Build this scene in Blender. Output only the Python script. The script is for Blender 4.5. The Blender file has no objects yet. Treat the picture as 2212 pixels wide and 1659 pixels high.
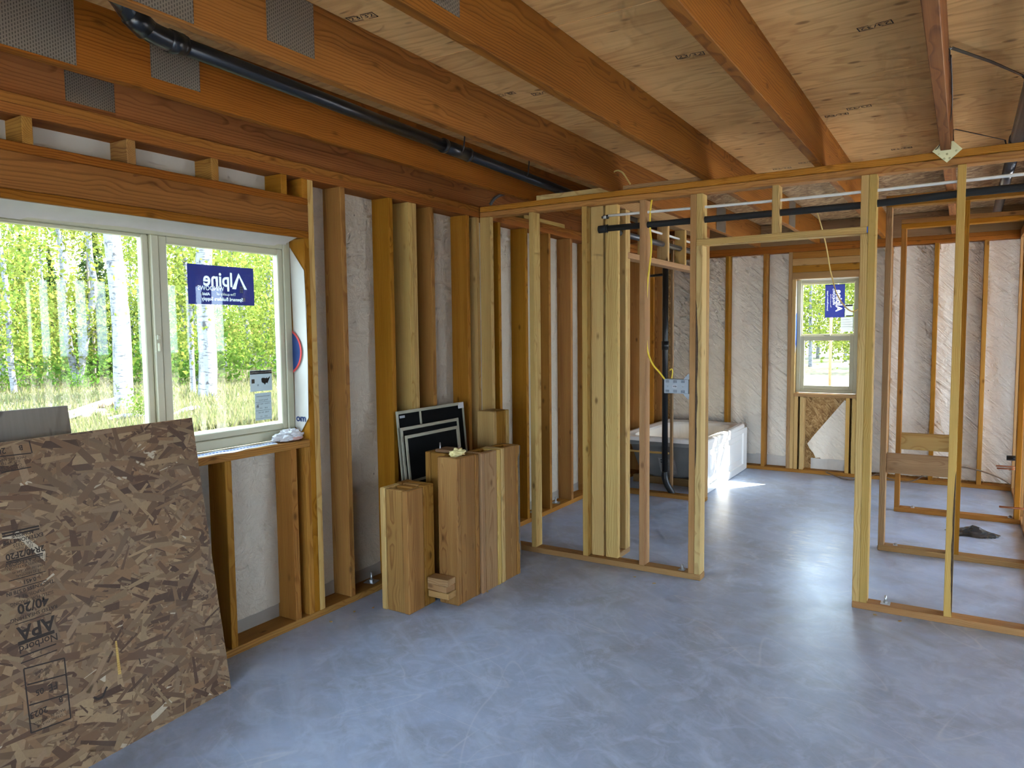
import bpy, bmesh, math, random
import numpy as np
from mathutils import Vector, Matrix, Euler, noise
random.seed(7); rng = np.random.default_rng(7)
scene = bpy.context.scene
COL = scene.collection

# ------------------------------------------------------------------ camera
CX, CZ, YAW, PITCH, ROLL, FPX = 2.9886, 1.5685, 0.5561, -0.0719, -0.01096, 1569.58
fw = Vector((-math.sin(YAW)*math.cos(PITCH), math.cos(YAW)*math.cos(PITCH), math.sin(PITCH)))
rt = Vector((math.cos(YAW), math.sin(YAW), 0)); up = rt.cross(fw)
c_, s_ = math.cos(ROLL), math.sin(ROLL)
rt, up = c_*rt + s_*up, -s_*rt + c_*up
camd = bpy.data.cameras.new('camera'); cam = bpy.data.objects.new('camera', camd); COL.objects.link(cam)
camd.sensor_fit = 'HORIZONTAL'; camd.sensor_width = 36.0; camd.lens = FPX/2212*36.0; camd.clip_end = 400; camd.clip_start = .05
m = Matrix((rt, up, -fw)).transposed().to_4x4(); m.translation = (CX, 0, CZ); cam.matrix_world = m
scene.camera = cam

# ------------------------------------------------------------------ sky, sun, exposure
world = bpy.data.worlds.new('sky'); scene.world = world; world.use_nodes = True
wn = world.node_tree.nodes; bg = wn['Background']
bg.inputs['Color'].default_value = (0.63, 0.81, 1.0, 1); bg.inputs['Strength'].default_value = 2.65
sd = bpy.data.lights.new('sun', 'SUN'); sd.energy = 10.0; sd.angle = math.radians(0.6); sd.color = (1.0, 0.93, 0.82)
sun = bpy.data.objects.new('sun', sd); COL.objects.link(sun)
sun.rotation_euler = Vector((-.656, -.91, -1.0)).to_track_quat('-Z', 'Y').to_euler()
scene.view_settings.view_transform = 'Standard'; scene.view_settings.look = 'None'
scene.view_settings.exposure = 2.65; scene.view_settings.gamma = 1.0; scene.view_settings.use_curve_mapping = False
cy = scene.cycles
cy.use_denoising = True; cy.max_bounces = 6; cy.diffuse_bounces = 5; cy.glossy_bounces = 2; cy.transparent_max_bounces = 10
cy.use_adaptive_sampling = True; cy.adaptive_threshold = 0.06; cy.adaptive_min_samples = 12
cy.transmission_bounces = 2; cy.sample_clamp_indirect = 6.0; cy.caustics_reflective = False; cy.caustics_refractive = False
try: cy.denoiser = 'OPENIMAGEDENOISE'
except Exception: pass

def portal(loc, rot, sx, sy):
    d = bpy.data.lights.new('window_portal', 'AREA'); d.shape = 'RECTANGLE'; d.size = sx; d.size_y = sy
    d.cycles.is_portal = True
    o = bpy.data.objects.new('window_portal', d); COL.objects.link(o); o.location = loc; o.rotation_euler = rot
PI = math.pi
portal((-.30, 1.93, 1.53), (0, -PI/2, 0), 1.2, 1.7)           # left window, faces +x
portal((1.74, 8.56, 1.48), (-PI/2, 0, 0), .7, 1.3)             # back window, faces -y
portal((3.9, -4.6, 1.18), (PI/2, 0, 0), 4.7, 2.4)              # vehicle opening behind the camera, faces +y
portal((7.5, 1.3, 1.55), (0, PI/2, 0), 1.2, 1.1)  # small opening added in the unseen right wall, faces -x
portal((5.75, 8.56, 1.05), (-PI/2, 0, 0), 2.0, 2.2)                 # added, unseen opening in the back wall, faces -y
portal((7.5, 6.3, 1.2), (0, PI/2, 0), 2.4, 3.2)  # far opening added in the right wall for the back rooms, faces -x

# ------------------------------------------------------------------ helpers: objects
def link(o, parent=None):
    COL.objects.link(o)
    if parent is not None: o.parent = parent
    return o
def tag(o, label=None, cat=None, group=None, kind=None):
    if label: o['label'] = label
    if cat: o['category'] = cat
    if group: o['group'] = group
    if kind: o['kind'] = kind
    return o
def wloc(o):
    v = Vector((0, 0, 0))
    while o is not None: v += Vector(o.location); o = o.parent
    return v
def empty(name, loc=(0, 0, 0), rot=(0, 0, 0), parent=None):
    o = bpy.data.objects.new(name, None); o.empty_display_size = .1
    link(o, parent); o.location = loc; o.rotation_euler = rot
    return o
def mesh_obj(name, verts, faces, mat, parent=None, smooth=False, loc=None):
    me = bpy.data.meshes.new(name); me.from_pydata([tuple(v) for v in verts], [], faces); me.update()
    if mat is not None: me.materials.append(mat)
    if smooth: me.polygons.foreach_set('use_smooth', [True]*len(me.polygons))
    o = bpy.data.objects.new(name, me); link(o, parent)
    if loc is not None: o.location = loc
    return o
def bm_obj(name, bm, mat, parent=None, smooth=False, loc=None):
    me = bpy.data.meshes.new(name); bmesh.ops.recalc_face_normals(bm, faces=bm.faces); bm.to_mesh(me); bm.free()
    if mat is not None: me.materials.append(mat)
    if smooth: me.polygons.foreach_set('use_smooth', [True]*len(me.polygons))
    o = bpy.data.objects.new(name, me); link(o, parent)
    if loc is not None: o.location = loc
    return o
_lc = {}
def box_mesh(dx, dy, dz, mat, bev=.0025):
    k = (round(dx, 4), round(dy, 4), round(dz, 4), mat.name, bev)
    if k in _lc: return _lc[k]
    bm = bmesh.new(); bmesh.ops.create_cube(bm, size=1.0)
    for v in bm.verts: v.co = Vector((v.co.x*dx, v.co.y*dy, v.co.z*dz))
    b = min(bev, .3*min(dx, dy, dz))
    if b > 0: bmesh.ops.bevel(bm, geom=list(bm.edges), offset=b, segments=1, profile=.5, affect='EDGES')
    me = bpy.data.meshes.new('board'); bm.to_mesh(me); bm.free(); me.materials.append(mat); _lc[k] = me
    return me
ROTS = {'x': Euler((0, 0, 0)), 'y': Euler((0, 0, PI/2)), 'z': Euler((0, -PI/2, 0))}
def board(name, parent, x0, x1, y0, y1, z0, z1, mat, axis=None, bev=.0025):
    """a piece of lumber; its own X axis runs along the grain"""
    dx, dy, dz = x1-x0, y1-y0, z1-z0
    if axis is None:
        mxd = max(dx, dy, dz); axis = 'x' if mxd == dx else ('y' if mxd == dy else 'z')
    d = {'x': (dx, dy, dz), 'y': (dy, dx, dz), 'z': (dz, dy, dx)}[axis]
    o = bpy.data.objects.new(name, box_mesh(*d, mat, bev)); link(o, parent)
    o.rotation_euler = ROTS[axis]
    c = Vector(((x0+x1)/2, (y0+y1)/2, (z0+z1)/2))
    o.location = c - (wloc(parent) if parent is not None else Vector((0, 0, 0)))
    return o
def tube_geo(pts, rad, seg=12, cap=True):
    pts = [Vector(p) for p in pts]; n = len(pts)
    rads = rad if isinstance(rad, (list, tuple)) else [rad]*n
    V, F = [], []; prev = None
    for i, p in enumerate(pts):
        t = (pts[min(i+1, n-1)] - pts[max(i-1, 0)]).normalized()
        if prev is None:
            a = Vector((0, 0, 1)) if abs(t.z) < .9 else Vector((1, 0, 0)); u = t.cross(a).normalized()
        else: u = (prev - t*prev.dot(t)).normalized()
        prev = u; w = t.cross(u)
        for k in range(seg):
            an = 2*PI*k/seg; V.append(p + (u*math.cos(an) + w*math.sin(an))*rads[i])
    for i in range(n-1):
        for k in range(seg):
            a, b = i*seg+k, i*seg+(k+1) % seg; F.append((a, b, b+seg, a+seg))
    if cap: F.append(tuple(range(seg-1, -1, -1))); F.append(tuple(range((n-1)*seg, n*seg)))
    return V, F
def tube(name, pts, rad, mat, parent=None, seg=12, cap=True):
    off = wloc(parent) if parent is not None else Vector((0, 0, 0))
    V, F = tube_geo([Vector(p)-off for p in pts], rad, seg, cap)
    return mesh_obj(name, V, F, mat, parent, smooth=True)
def smooth_path(pts, n=6):
    P = [Vector(p) for p in pts]; out = []
    for i in range(len(P)-1):
        p0, p1, p2, p3 = P[max(i-1, 0)], P[i], P[i+1], P[min(i+2, len(P)-1)]
        for k in range(n):
            t = k/n; t2 = t*t; t3 = t2*t
            out.append(.5*((2*p1) + (p2-p0)*t + (2*p0-5*p1+4*p2-p3)*t2 + (3*p1-p0-3*p2+p3)*t3))
    out.append(P[-1]); return out
_tc = {}
def text_mesh(body, size, align='CENTER', bold=0.0, sx=1.0):
    k = (body, size, align, bold, sx)
    if k in _tc: return _tc[k].copy()
    cu = bpy.data.curves.new('lettering', 'FONT'); cu.body = body; cu.size = size; cu.align_x = align; cu.align_y = 'CENTER'
    cu.offset = bold; cu.resolution_u = 3
    ob = bpy.data.objects.new('lettering', cu); COL.objects.link(ob)
    bpy.context.view_layer.update()
    dg = bpy.context.evaluated_depsgraph_get()
    me = bpy.data.meshes.new_from_object(ob.evaluated_get(dg)); bpy.data.objects.remove(ob)
    if sx != 1.0:
        for v in me.vertices: v.co.x *= sx
    me.materials.clear(); _tc[k] = me
    return me.copy()
def text(name, body, size, mat, parent, mw, align='CENTER', bold=0.0, sx=1.0):
    """flat print; mw: 4x4 of the lettering in the parent's space"""
    me = text_mesh(body, size, align, bold, sx); me.materials.append(mat)
    o = bpy.data.objects.new(name, me); link(o, parent); o.matrix_local = mw
    return o
def frame_matrix(xa, ya, org):
    xa, ya = Vector(xa).normalized(), Vector(ya).normalized(); za = xa.cross(ya)
    m = Matrix((xa, ya, za)).transposed().to_4x4(); m.translation = Vector(org); return m
def quad_geo(org, u, v, w, h):
    org, u, v = Vector(org), Vector(u).normalized(), Vector(v).normalized()
    return [org, org+u*w, org+u*w+v*h, org+v*h]
def multi_boxes(name, boxes, mat, parent=None):
    """one part made of several touching solids (e.g. a wall with openings)"""
    bm = bmesh.new()
    for x0, x1, y0, y1, z0, z1 in boxes:
        r = bmesh.ops.create_cube(bm, size=1.0)
        for v in r['verts']:
            v.co = Vector((x0+(v.co.x+.5)*(x1-x0), y0+(v.co.y+.5)*(y1-y0), z0+(v.co.z+.5)*(z1-z0)))
    return bm_obj(name, bm, mat, parent)

# ------------------------------------------------------------------ helpers: materials
class NT:
    def __init__(s, name):
        s.m = bpy.data.materials.new(name); s.m.use_nodes = True; s.t = s.m.node_tree; s.n = s.t.nodes; s.n.clear()
        s.out = s.n.new('ShaderNodeOutputMaterial')
    def __call__(s, typ, _in=None, **props):
        nd = s.n.new('ShaderNode'+typ)
        for k, v in props.items(): setattr(nd, k, v)
        for k, v in (_in or {}).items():
            i = nd.inputs[k]
            if isinstance(v, bpy.types.NodeSocket): s.t.links.new(v, i)
            else: i.default_value = v
        return nd
    def math(s, op, a, b=0.0, c=0.0):
        nd = s('Math', operation=op)
        for i, v in enumerate((a, b, c)):
            if isinstance(v, bpy.types.NodeSocket): s.t.links.new(v, nd.inputs[i])
            else: nd.inputs[i].default_value = v
        return nd.outputs[0]
    def vmul(s, v, sc):
        nd = s('VectorMath', operation='MULTIPLY'); s.t.links.new(v, nd.inputs[0]); nd.inputs[1].default_value = sc; return nd.outputs[0]
    def vadd(s, v, w):
        nd = s('VectorMath', operation='ADD'); s.t.links.new(v, nd.inputs[0])
        if isinstance(w, bpy.types.NodeSocket): s.t.links.new(w, nd.inputs[1])
        else: nd.inputs[1].default_value = w
        return nd.outputs[0]
    def noise(s, v, scale, detail=2.0, rough=.5, dist=0.0):
        return s('TexNoise', {'Vector': v, 'Scale': scale, 'Detail': detail, 'Roughness': rough, 'Distortion': dist})
    def ramp(s, f, stops, interp='LINEAR'):
        nd = s('ValToRGB', {'Fac': f}); cr = nd.color_ramp; cr.interpolation = interp
        while len(cr.elements) < len(stops): cr.elements.new(.5)
        for e, (p, c) in zip(cr.elements, stops):
            e.position = p; e.color = (c, c, c, 1) if not isinstance(c, tuple) else (*c, 1)
        return nd.outputs['Color']
    def mix(s, f, a, b, blend='MIX'):
        nd = s('Mix', data_type='RGBA', blend_type=blend)
        for idx, v in ((0, f), (6, a), (7, b)):
            if isinstance(v, bpy.types.NodeSocket): s.t.links.new(v, nd.inputs[idx])
            else: nd.inputs[idx].default_value = (*v, 1) if isinstance(v, tuple) and len(v) == 3 else v
        return nd.outputs[2]
    def bump(s, h, strength=.2, dist=.002):
        return s('Bump', {'Height': h, 'Strength': strength, 'Distance': dist}).outputs[0]
    def finish(s, color, rough=.6, spec=.3, normal=None, metal=0.0, extra=None):
        p = s('BsdfPrincipled')
        for k, v in (('Base Color', color), ('Roughness', rough), ('Specular IOR Level', spec), ('Metallic', metal), ('Normal', normal)):
            if v is None: continue
            if isinstance(v, bpy.types.NodeSocket): s.t.links.new(v, p.inputs[k])
            else: p.inputs[k].default_value = (*v, 1) if isinstance(v, tuple) else v
        for k, v in (extra or {}).items(): p.inputs[k].default_value = v
        s.t.links.new(p.outputs[0], s.out.inputs[0]); return s.m

def plain(name, col, rough=.5, spec=.3, metal=0.0, var=0.06, scale=20):
    t = NT(name); tc = t('TexCoord').outputs['Object']
    n = t.noise(tc, scale, 3).outputs[0]
    hi = tuple(min(1, c*(1+var)) for c in col); lo = tuple(c*(1-var) for c in col)
    return t.finish(t.mix(n, lo, hi), rough, spec, metal=metal)

def wood(name, light, dark, ring=.0065, knots=.5, val=.14, hue=.012, rough=.62):
    t = NT(name); tc = t('TexCoord').outputs['Object']; rnd = t('ObjectInfo').outputs['Random']
    r2 = t.math('FRACT', t.math('MULTIPLY', rnd, 17.13)); r3 = t.math('FRACT', t.math('MULTIPLY', rnd, 91.7))
    off = t('CombineXYZ', {'X': t.math('MULTIPLY', rnd, 61.0), 'Y': t.math('MULTIPLY', r2, 3.0), 'Z': t.math('MULTIPLY', r3, 5.0)}).outputs[0]
    p = t.vadd(tc, off)
    nz = t.noise(t.vmul(p, (1.0, 6.0, 6.0)), 1.0, 2.0, .5)
    knv = t('TexVoronoi', {'Vector': t.vmul(p, (5.2, 11.0, 11.0)), 'Scale': 1.0, 'Randomness': 1.0}); kd = knv.outputs['Distance']
    kmask = t.math('MULTIPLY', t.ramp(kd, [(0.0, 1.0), (.07, .85), (.13, .25), (.18, 0.0)]), t.math('MULTIPLY', knots, t.math('GREATER_THAN', t('SeparateColor', {'Color': knv.outputs['Color']}).outputs[0], .48)))
    khalo = t.ramp(kd, [(0.0, 1.0), (.45, 0.0)])
    sep = t('SeparateXYZ', {'Vector': tc})
    warp = t.math('SUBTRACT', nz.outputs[0], .5)
    oy = t.math('MULTIPLY_ADD', r2, .16, -.08); oz = t.math('MULTIPLY_ADD', r3, .14, .02)
    yy = t.math('ADD', t.math('SUBTRACT', sep.outputs['Y'], oy), t.math('MULTIPLY', warp, .045))
    zz = t.math('ADD', t.math('SUBTRACT', sep.outputs['Z'], oz), t.math('MULTIPLY', warp, .06))
    rr = t.math('SQRT', t.math('ADD', t.math('MULTIPLY', yy, yy), t.math('MULTIPLY', zz, zz)))
    rr = t.math('ADD', rr, t.math('MULTIPLY', khalo, .012))
    fr = t.math('FRACT', t.math('DIVIDE', rr, ring))
    rings = t.ramp(fr, [(0.0, .05), (.55, .2), (.86, 1.0), (.97, .7), (1.0, .05)])
    fine = t.noise(t.vmul(p, (4.0, 260.0, 260.0)), 1.0, 2.0, .6).outputs[0]
    broad = t.noise(t.vmul(p, (.7, 14.0, 14.0)), 1.0, 2.0, .5).outputs[0]
    f = t.math('ADD', t.math('MULTIPLY', rings, .62), t.math('MULTIPLY', t.math('SUBTRACT', fine, .42), .75))
    f = t.math('ADD', f, t.math('MULTIPLY', t.math('SUBTRACT', broad, .47), 1.25))
    col = t.mix(f, light, dark)
    kc = tuple(c*.45 for c in dark)
    col = t.mix(kmask, col, kc)
    hsv = t('HueSaturation', {'Color': col, 'Hue': t.math('MULTIPLY_ADD', r2, hue*2, .5-hue), 'Saturation': t.math('MULTIPLY_ADD', r3, .14, .93),
                              'Value': t.math('MULTIPLY_ADD', rnd, val*2, 1.0-val)})
    bmp = t.bump(t.math('ADD', rings, fine), .12, .001)
    return t.finish(hsv.outputs[0], rough, .12, bmp)

def plywood(name, light, dark):
    t = NT(name); tc = t('TexCoord').outputs['Object']; rnd = t('ObjectInfo').outputs['Random']
    off = t('CombineXYZ', {'X': t.math('MULTIPLY', rnd, 31.0), 'Y': t.math('MULTIPLY', rnd, 57.0), 'Z': 0.0}).outputs[0]
    p = t.vadd(tc, off)
    n = t.noise(t.vmul(p, (.8, 3.2, 1.0)), 1.0, 2.5, .5, .4).outputs[0]
    fr = t.math('FRACT', t.math('MULTIPLY', n, 15.0))
    lines = t.ramp(fr, [(0.0, 0.0), (.5, .15), (.82, .9), (.92, .6), (1.0, 0.0)])
    streak = t.noise(t.vmul(p, (2.5, 60.0, 1.0)), 1.0, 3.0, .6).outputs[0]
    blot = t.noise(t.vmul(p, (1.6, 2.4, 1.0)), 1.0, 3.0).outputs[0]
    dash = t.ramp(t.noise(t.vmul(p, (6.0, 38.0, 1.0)), 1.0, 1.0).outputs[0], [(0.0, 0.0), (.70, 0.0), (.78, .75)])
    kn = t.ramp(t('TexVoronoi', {'Vector': t.vmul(p, (4.5, 8.0, 1.0)), 'Scale': 1.0}).outputs['Distance'], [(0.0, .8), (.09, .6), (.14, 0.0)])
    f = t.math('ADD', t.math('MULTIPLY', lines, .38), t.math('MULTIPLY', t.math('SUBTRACT', streak, .4), .7))
    f = t.math('ADD', f, t.math('MULTIPLY', t.math('SUBTRACT', blot, .42), 1.0))
    col = t.mix(f, light, dark)
    col = t.mix(t.math('MAXIMUM', dash, kn), col, tuple(c*.45 for c in dark))
    return t.finish(col, .75, .1, t.bump(streak, .1, .001))

def osb(name, pal, sc=1.0, upright=False):
    """strand board: several layers of stretched random cells at different angles"""
    t = NT(name); tc = t('TexCoord').outputs['Object']
    if upright:
        q = t('SeparateXYZ', {'Vector': tc}); tc = t('CombineXYZ', {'X': t.math('ADD', q.outputs['X'], q.outputs['Y']), 'Y': q.outputs['Z'], 'Z': 0.0}).outputs[0]
    col = None
    for i, a in enumerate((.35, 1.25, 2.1, 2.8, .9)):
        mp = t('Mapping', {'Vector': tc, 'Rotation': (0, 0, a), 'Location': (i*3.1, i*1.7, i*.3)})
        v = t('TexVoronoi', {'Vector': t.vmul(mp.outputs[0], (11*sc, 46*sc, 11*sc)), 'Scale': 1.0, 'Randomness': 1.0})
        h = t('SeparateColor', {'Color': v.outputs['Color']})
        c = t.ramp(h.outputs[0], [(0.0, pal[0]), (.4, pal[1]), (.75, pal[2]), (1.0, pal[3])])
        if col is None: col = c
        else: col = t.mix(t.math('GREATER_THAN', h.outputs[1], .55), col, c)
    n = t.noise(t.vmul(tc, (60., 60., 60.)), 1.0, 3).outputs[0]
    col = t.mix(t.math('MULTIPLY', n, .3), col, tuple(x*.5 for x in pal[0]))
    return t.finish(col, .7, .25, t.bump(n, .15, .001))

W_JOIST = wood('joist_fir', (.295, .106, .016), (.128, .034, .004), .0105, .55, .08, .004)
W_STUD = wood('stud_fir', (.38, .178, .036), (.19, .068, .010), .0075, .8, .12, .005)
W_PALE = wood('stud_spruce', (.55, .375, .135), (.35, .185, .052), .0075, .95, .10, .005)
W_PINK = wood('stud_hemlock', (.40, .235, .100), (.235, .112, .042), .0075, .7, .10, .005)
W_TOP = wood('plate_fir', (.46, .205, .045), (.24, .085, .014), .0085, .6, .08, .004)
W_DARK = wood('weathered_fir', (.24, .145, .07), (.14, .075, .033), .007, .4, .1, .005)
W_BOX = wood('post_fir', (.335, .165, .038), (.17, .065, .010), .0065, .9, .10, .005)
PLY = plywood('sheathing_plywood', (.80, .475, .175), (.45, .195, .052))
OSB_M = osb('strand_board', ((.20, .105, .045), (.36, .215, .095), (.48, .31, .145), (.60, .43, .23)))
OSB_W = osb('wall_strand_board', ((.26, .13, .045), (.46, .27, .10), (.60, .38, .16), (.72, .50, .24)), 2.0, True)
OSB_DK = osb('rim_strand_board', ((.10, .065, .04), (.16, .11, .06), (.22, .15, .085), (.28, .20, .12)))

def concrete():
    t = NT('concrete_slab'); tc = t('TexCoord').outputs['Object']
    big = t.noise(tc, .55, 5, .6, .4).outputs[0]; mid = t.noise(tc, 2.6, 6, .62, .6).outputs[0]; fine = t.noise(tc, 45, 4, .6).outputs[0]
    rot = lambda a: t('Mapping', {'Vector': tc, 'Rotation': (0, 0, a)}).outputs[0]
    sw = t.noise(t.vmul(rot(.6), (1.0, 5.0, 1.0)), 1.3, 5, .65, .8).outputs[0]
    cl = t.noise(tc, 6.5, 6, .7, 1.4).outputs[0]
    col = t.mix(t.ramp(big, [(.34, 0.0), (.64, 1.0)]), (.32, .405, .56), (.43, .545, .79))  # blue of the sky light is mixed into the slab's grey
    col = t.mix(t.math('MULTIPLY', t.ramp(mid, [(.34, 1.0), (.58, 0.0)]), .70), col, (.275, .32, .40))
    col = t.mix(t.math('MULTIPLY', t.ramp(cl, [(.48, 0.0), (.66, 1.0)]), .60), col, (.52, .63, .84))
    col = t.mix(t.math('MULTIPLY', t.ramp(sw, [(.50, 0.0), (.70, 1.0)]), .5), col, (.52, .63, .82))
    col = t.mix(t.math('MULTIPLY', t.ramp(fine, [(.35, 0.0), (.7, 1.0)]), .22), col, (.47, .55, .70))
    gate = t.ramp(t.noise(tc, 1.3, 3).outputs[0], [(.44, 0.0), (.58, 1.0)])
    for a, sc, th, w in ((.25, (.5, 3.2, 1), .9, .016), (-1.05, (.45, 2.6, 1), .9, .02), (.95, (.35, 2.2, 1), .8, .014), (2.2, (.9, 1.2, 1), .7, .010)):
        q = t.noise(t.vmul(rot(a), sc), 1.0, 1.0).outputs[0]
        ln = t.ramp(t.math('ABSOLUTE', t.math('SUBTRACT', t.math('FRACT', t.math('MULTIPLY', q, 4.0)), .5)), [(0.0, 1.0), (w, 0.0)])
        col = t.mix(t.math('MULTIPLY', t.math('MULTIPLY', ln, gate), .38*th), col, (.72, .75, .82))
    # two chalky scuff streaks in the passage
    sep = t('SeparateXYZ', {'Vector': tc}); sn = t.noise(t.vmul(tc, (7.0, 26.0, 1.0)), 1.0, 4, .7).outputs[0]
    for x0, k, ya, yb, w in ((1.948, -.119, 4.75, 6.15, .10), (2.258, .033, 4.70, 5.95, .06)):
        xc = t.math('ADD', t.math('MULTIPLY', t.math('SUBTRACT', sep.outputs['Y'], 6.07), k-0.0), x0)
        dx = t.math('ABSOLUTE', t.math('DIVIDE', t.math('SUBTRACT', sep.outputs['X'], xc), w))
        dy = t.math('ABSOLUTE', t.math('DIVIDE', t.math('SUBTRACT', sep.outputs['Y'], (ya+yb)/2), (yb-ya)/2))
        core = t.math('SUBTRACT', 1.0, t.math('MAXIMUM', dx, dy))
        col = t.mix(t.ramp(t.math('ADD', t.math('MULTIPLY', core, .35), sn), [(.60, 0.0), (.78, .55)]), col, (.82, .84, .88)) if False else t.mix(t.math('MULTIPLY', t.ramp(core, [(0.0, 0.0), (.5, 1.0)]), t.ramp(sn, [(.47, 0.0), (.66, .8)])), col, (.82, .84, .88))
    rough = t.math('MULTIPLY_ADD', mid, .26, .20)
    return t.finish(col, rough, .45, t.bump(t.math('ADD', t.math('MULTIPLY', mid, 3.0), fine), .10, .004))
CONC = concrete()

def film(name, base, wr=.5, rot=0.0, crease=0.0):
    t = NT(name); tc = t('TexCoord').outputs['Object']
    a = t.noise(tc, 7.0, 4, .6, 1.2).outputs[0]; b = t.noise(tc, 34, 3, .6, .8).outputs[0]
    cr = t.noise(t.vmul(t('Mapping', {'Vector': tc, 'Rotation': (0, rot, 0)}).outputs[0], (2.2, 2.2, 15.0)), 1.0, 3, .55, .9).outputs[0]
    st = t.ramp(t('TexVoronoi', {'Vector': t.vmul(tc, (1., 1., .8)), 'Scale': 5.0}).outputs['Distance'], [(0.0, 1.0), (.022, 1.0), (.03, 0.0)])
    h = t.math('ADD', t.math('MULTIPLY', a, .8), t.math('MULTIPLY', b, .28)); h = t.math('ADD', h, t.math('MULTIPLY', cr, crease))
    col = t.mix(t.math('MULTIPLY', st, .8), t.mix(a, tuple(c*.94 for c in base), tuple(min(1, c*1.05) for c in base)), (.12, .11, .10))
    return t.finish(col, .42, .4, t.bump(h, wr, .03))
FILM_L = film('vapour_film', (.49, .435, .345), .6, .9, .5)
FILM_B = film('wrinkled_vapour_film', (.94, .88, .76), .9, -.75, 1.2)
FABRIC = plain('housewrap_fabric', (.50, .475, .42), .6, .2)
VINYL = plain('almond_vinyl', (.46, .445, .31), .35, .4, var=.03)
VINYL2 = plain('screen_frame_paint', (.36, .345, .26), .4, .4, var=.03)
SILL_STRIP = plain('grey_sill_foam', (.30, .27, .23), .6, .2)
ABS = plain('black_abs_plastic', (.012, .012, .013), .28, .5)
FOAM_BLK = plain('black_pipe_foam', (.022, .022, .022), .75, .2)
GREYPIPE = plain('grey_pipe', (.055, .05, .045), .3, .5)
PEX = plain('white_pex', (.72, .72, .68), .35, .4)
COPPER = plain('copper', (.55, .25, .14), .3, .5, 1.0)
YEL = plain('yellow_cable_jacket', (.78, .58, .045), .45, .4)
TAN_CBL = plain('tan_cable_jacket', (.50, .36, .12), .5, .3)
BRN_CBL = plain('brown_cable_jacket', (.17, .11, .07), .5, .3)
GREYBOX = plain('grey_plastic_box', (.34, .37, .40), .5, .3)
STEEL = plain('bolt_steel', (.50, .51, .52), .35, .5, .9)
TUBW = plain('white_acrylic', (.83, .81, .77), .22, .5, var=.02, scale=3)
TUBG = plain('grey_fibreglass_shell', (.20, .195, .185), .5, .3, var=.25, scale=6)
PAPER = plain('white_paper', (.62, .62, .63), .7, .2)
BLACKP = plain('black_print', (.02, .02, .022), .7, .1)
INK = plain('stamp_ink', (.045, .035, .03), .8, .1)
INKP = plain('panel_stamp_ink', (.06, .04, .03), .8, .1)
PINKP = plain('reddish_paper', (.62, .40, .36), .7, .1)
FOAMY = plain('yellow_insulation', (.80, .70, .35), .9, .1, var=.2, scale=60)
BLUEP = plain('blue_print', (.03, .10, .42), .5, .3)
NAVY = plain('navy_print', (.015, .035, .12), .6, .2)
REDP = plain('red_print', (.55, .06, .05), .6, .2)
RUSTP = plain('litter_plastic', (.03, .035, .04), .25, .5, var=.4)

def nailplate(name, base):
    t = NT(name); tc = t('TexCoord').outputs['Object']
    sep = t('SeparateXYZ', {'Vector': tc})
    # staggered rows of punched slots
    cx = t.math('DIVIDE', sep.outputs['X'], .0085); cz = t.math('DIVIDE', sep.outputs['Z'], .0125)
    sh = t.math('MULTIPLY', t.math('MODULO', t.math('FLOOR', cx), 2.0), .5)
    fx = t.math('ABSOLUTE', t.math('SUBTRACT', t.math('FRACT', cx), .5)); fz = t.math('ABSOLUTE', t.math('SUBTRACT', t.math('FRACT', t.math('ADD', cz, sh)), .5))
    slot = t.math('MULTIPLY', t.math('LESS_THAN', fx, .2), t.math('LESS_THAN', fz, .30))
    col = t.mix(slot, base, tuple(c*.35 for c in base))
    return t.finish(col, .42, .5, t.bump(slot, .6, .003), .55)
PLATE = nailplate('galvanised_nail_plate', (.25, .215, .17))
GOLD = plain('zinc_plate', (.62, .60, .36), .35, .5, .6)

def glass():
    t = NT('window_glass')
    tr = t('BsdfTransparent', {'Color': (.95, .97, .96, 1)}); gl = t('BsdfGlossy', {'Roughness': .02, 'Color': (1, 1, 1, 1)})
    fc = t.math('POWER', t('LayerWeight', {'Blend': .5}).outputs['Facing'], 4.0); fr = t.math('MULTIPLY_ADD', fc, .5, .02)
    mx = t('MixShader', {0: fr, 1: tr.outputs[0], 2: gl.outputs[0]}); t.t.links.new(mx.outputs[0], t.out.inputs[0]); return t.m
GLASS = glass()
def see_through(name, col, alpha, rough=.7, trans=.5):
    t = NT(name)
    d = t('BsdfDiffuse', {'Color': (*col, 1)}); tl = t('BsdfTranslucent', {'Color': (*col, 1)}); tr = t('BsdfTransparent')
    a = t('MixShader', {0: trans, 1: d.outputs[0], 2: tl.outputs[0]}); b = t('MixShader', {0: alpha, 1: tr.outputs[0], 2: a.outputs[0]})
    t.t.links.new(b.outputs[0], t.out.inputs[0]); return t.m
MESHM = see_through('insect_mesh', (.012, .012, .012), .93, trans=.1)
BLUEFILM = see_through('blue_sticker_film', (.05, .062, .22), .95, trans=.5)
WHITEFILM = see_through('white_sticker_film', (.36, .38, .39), .94, trans=.5)
# ================================================================== STRUCTURE
P0, P1 = 4.388, 4.477          # partition
B0, B1 = 8.299, 8.439          # back wall
ZT, ZT1, ZT2 = 2.388, 2.426, 2.464
TH = .038

# floor ------------------------------------------------------------
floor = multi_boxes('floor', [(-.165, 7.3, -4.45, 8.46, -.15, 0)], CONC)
tag(floor, 'smooth grey concrete slab floor with sky-light blue in its colour and faint scratches', 'floor', kind='structure')

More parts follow.
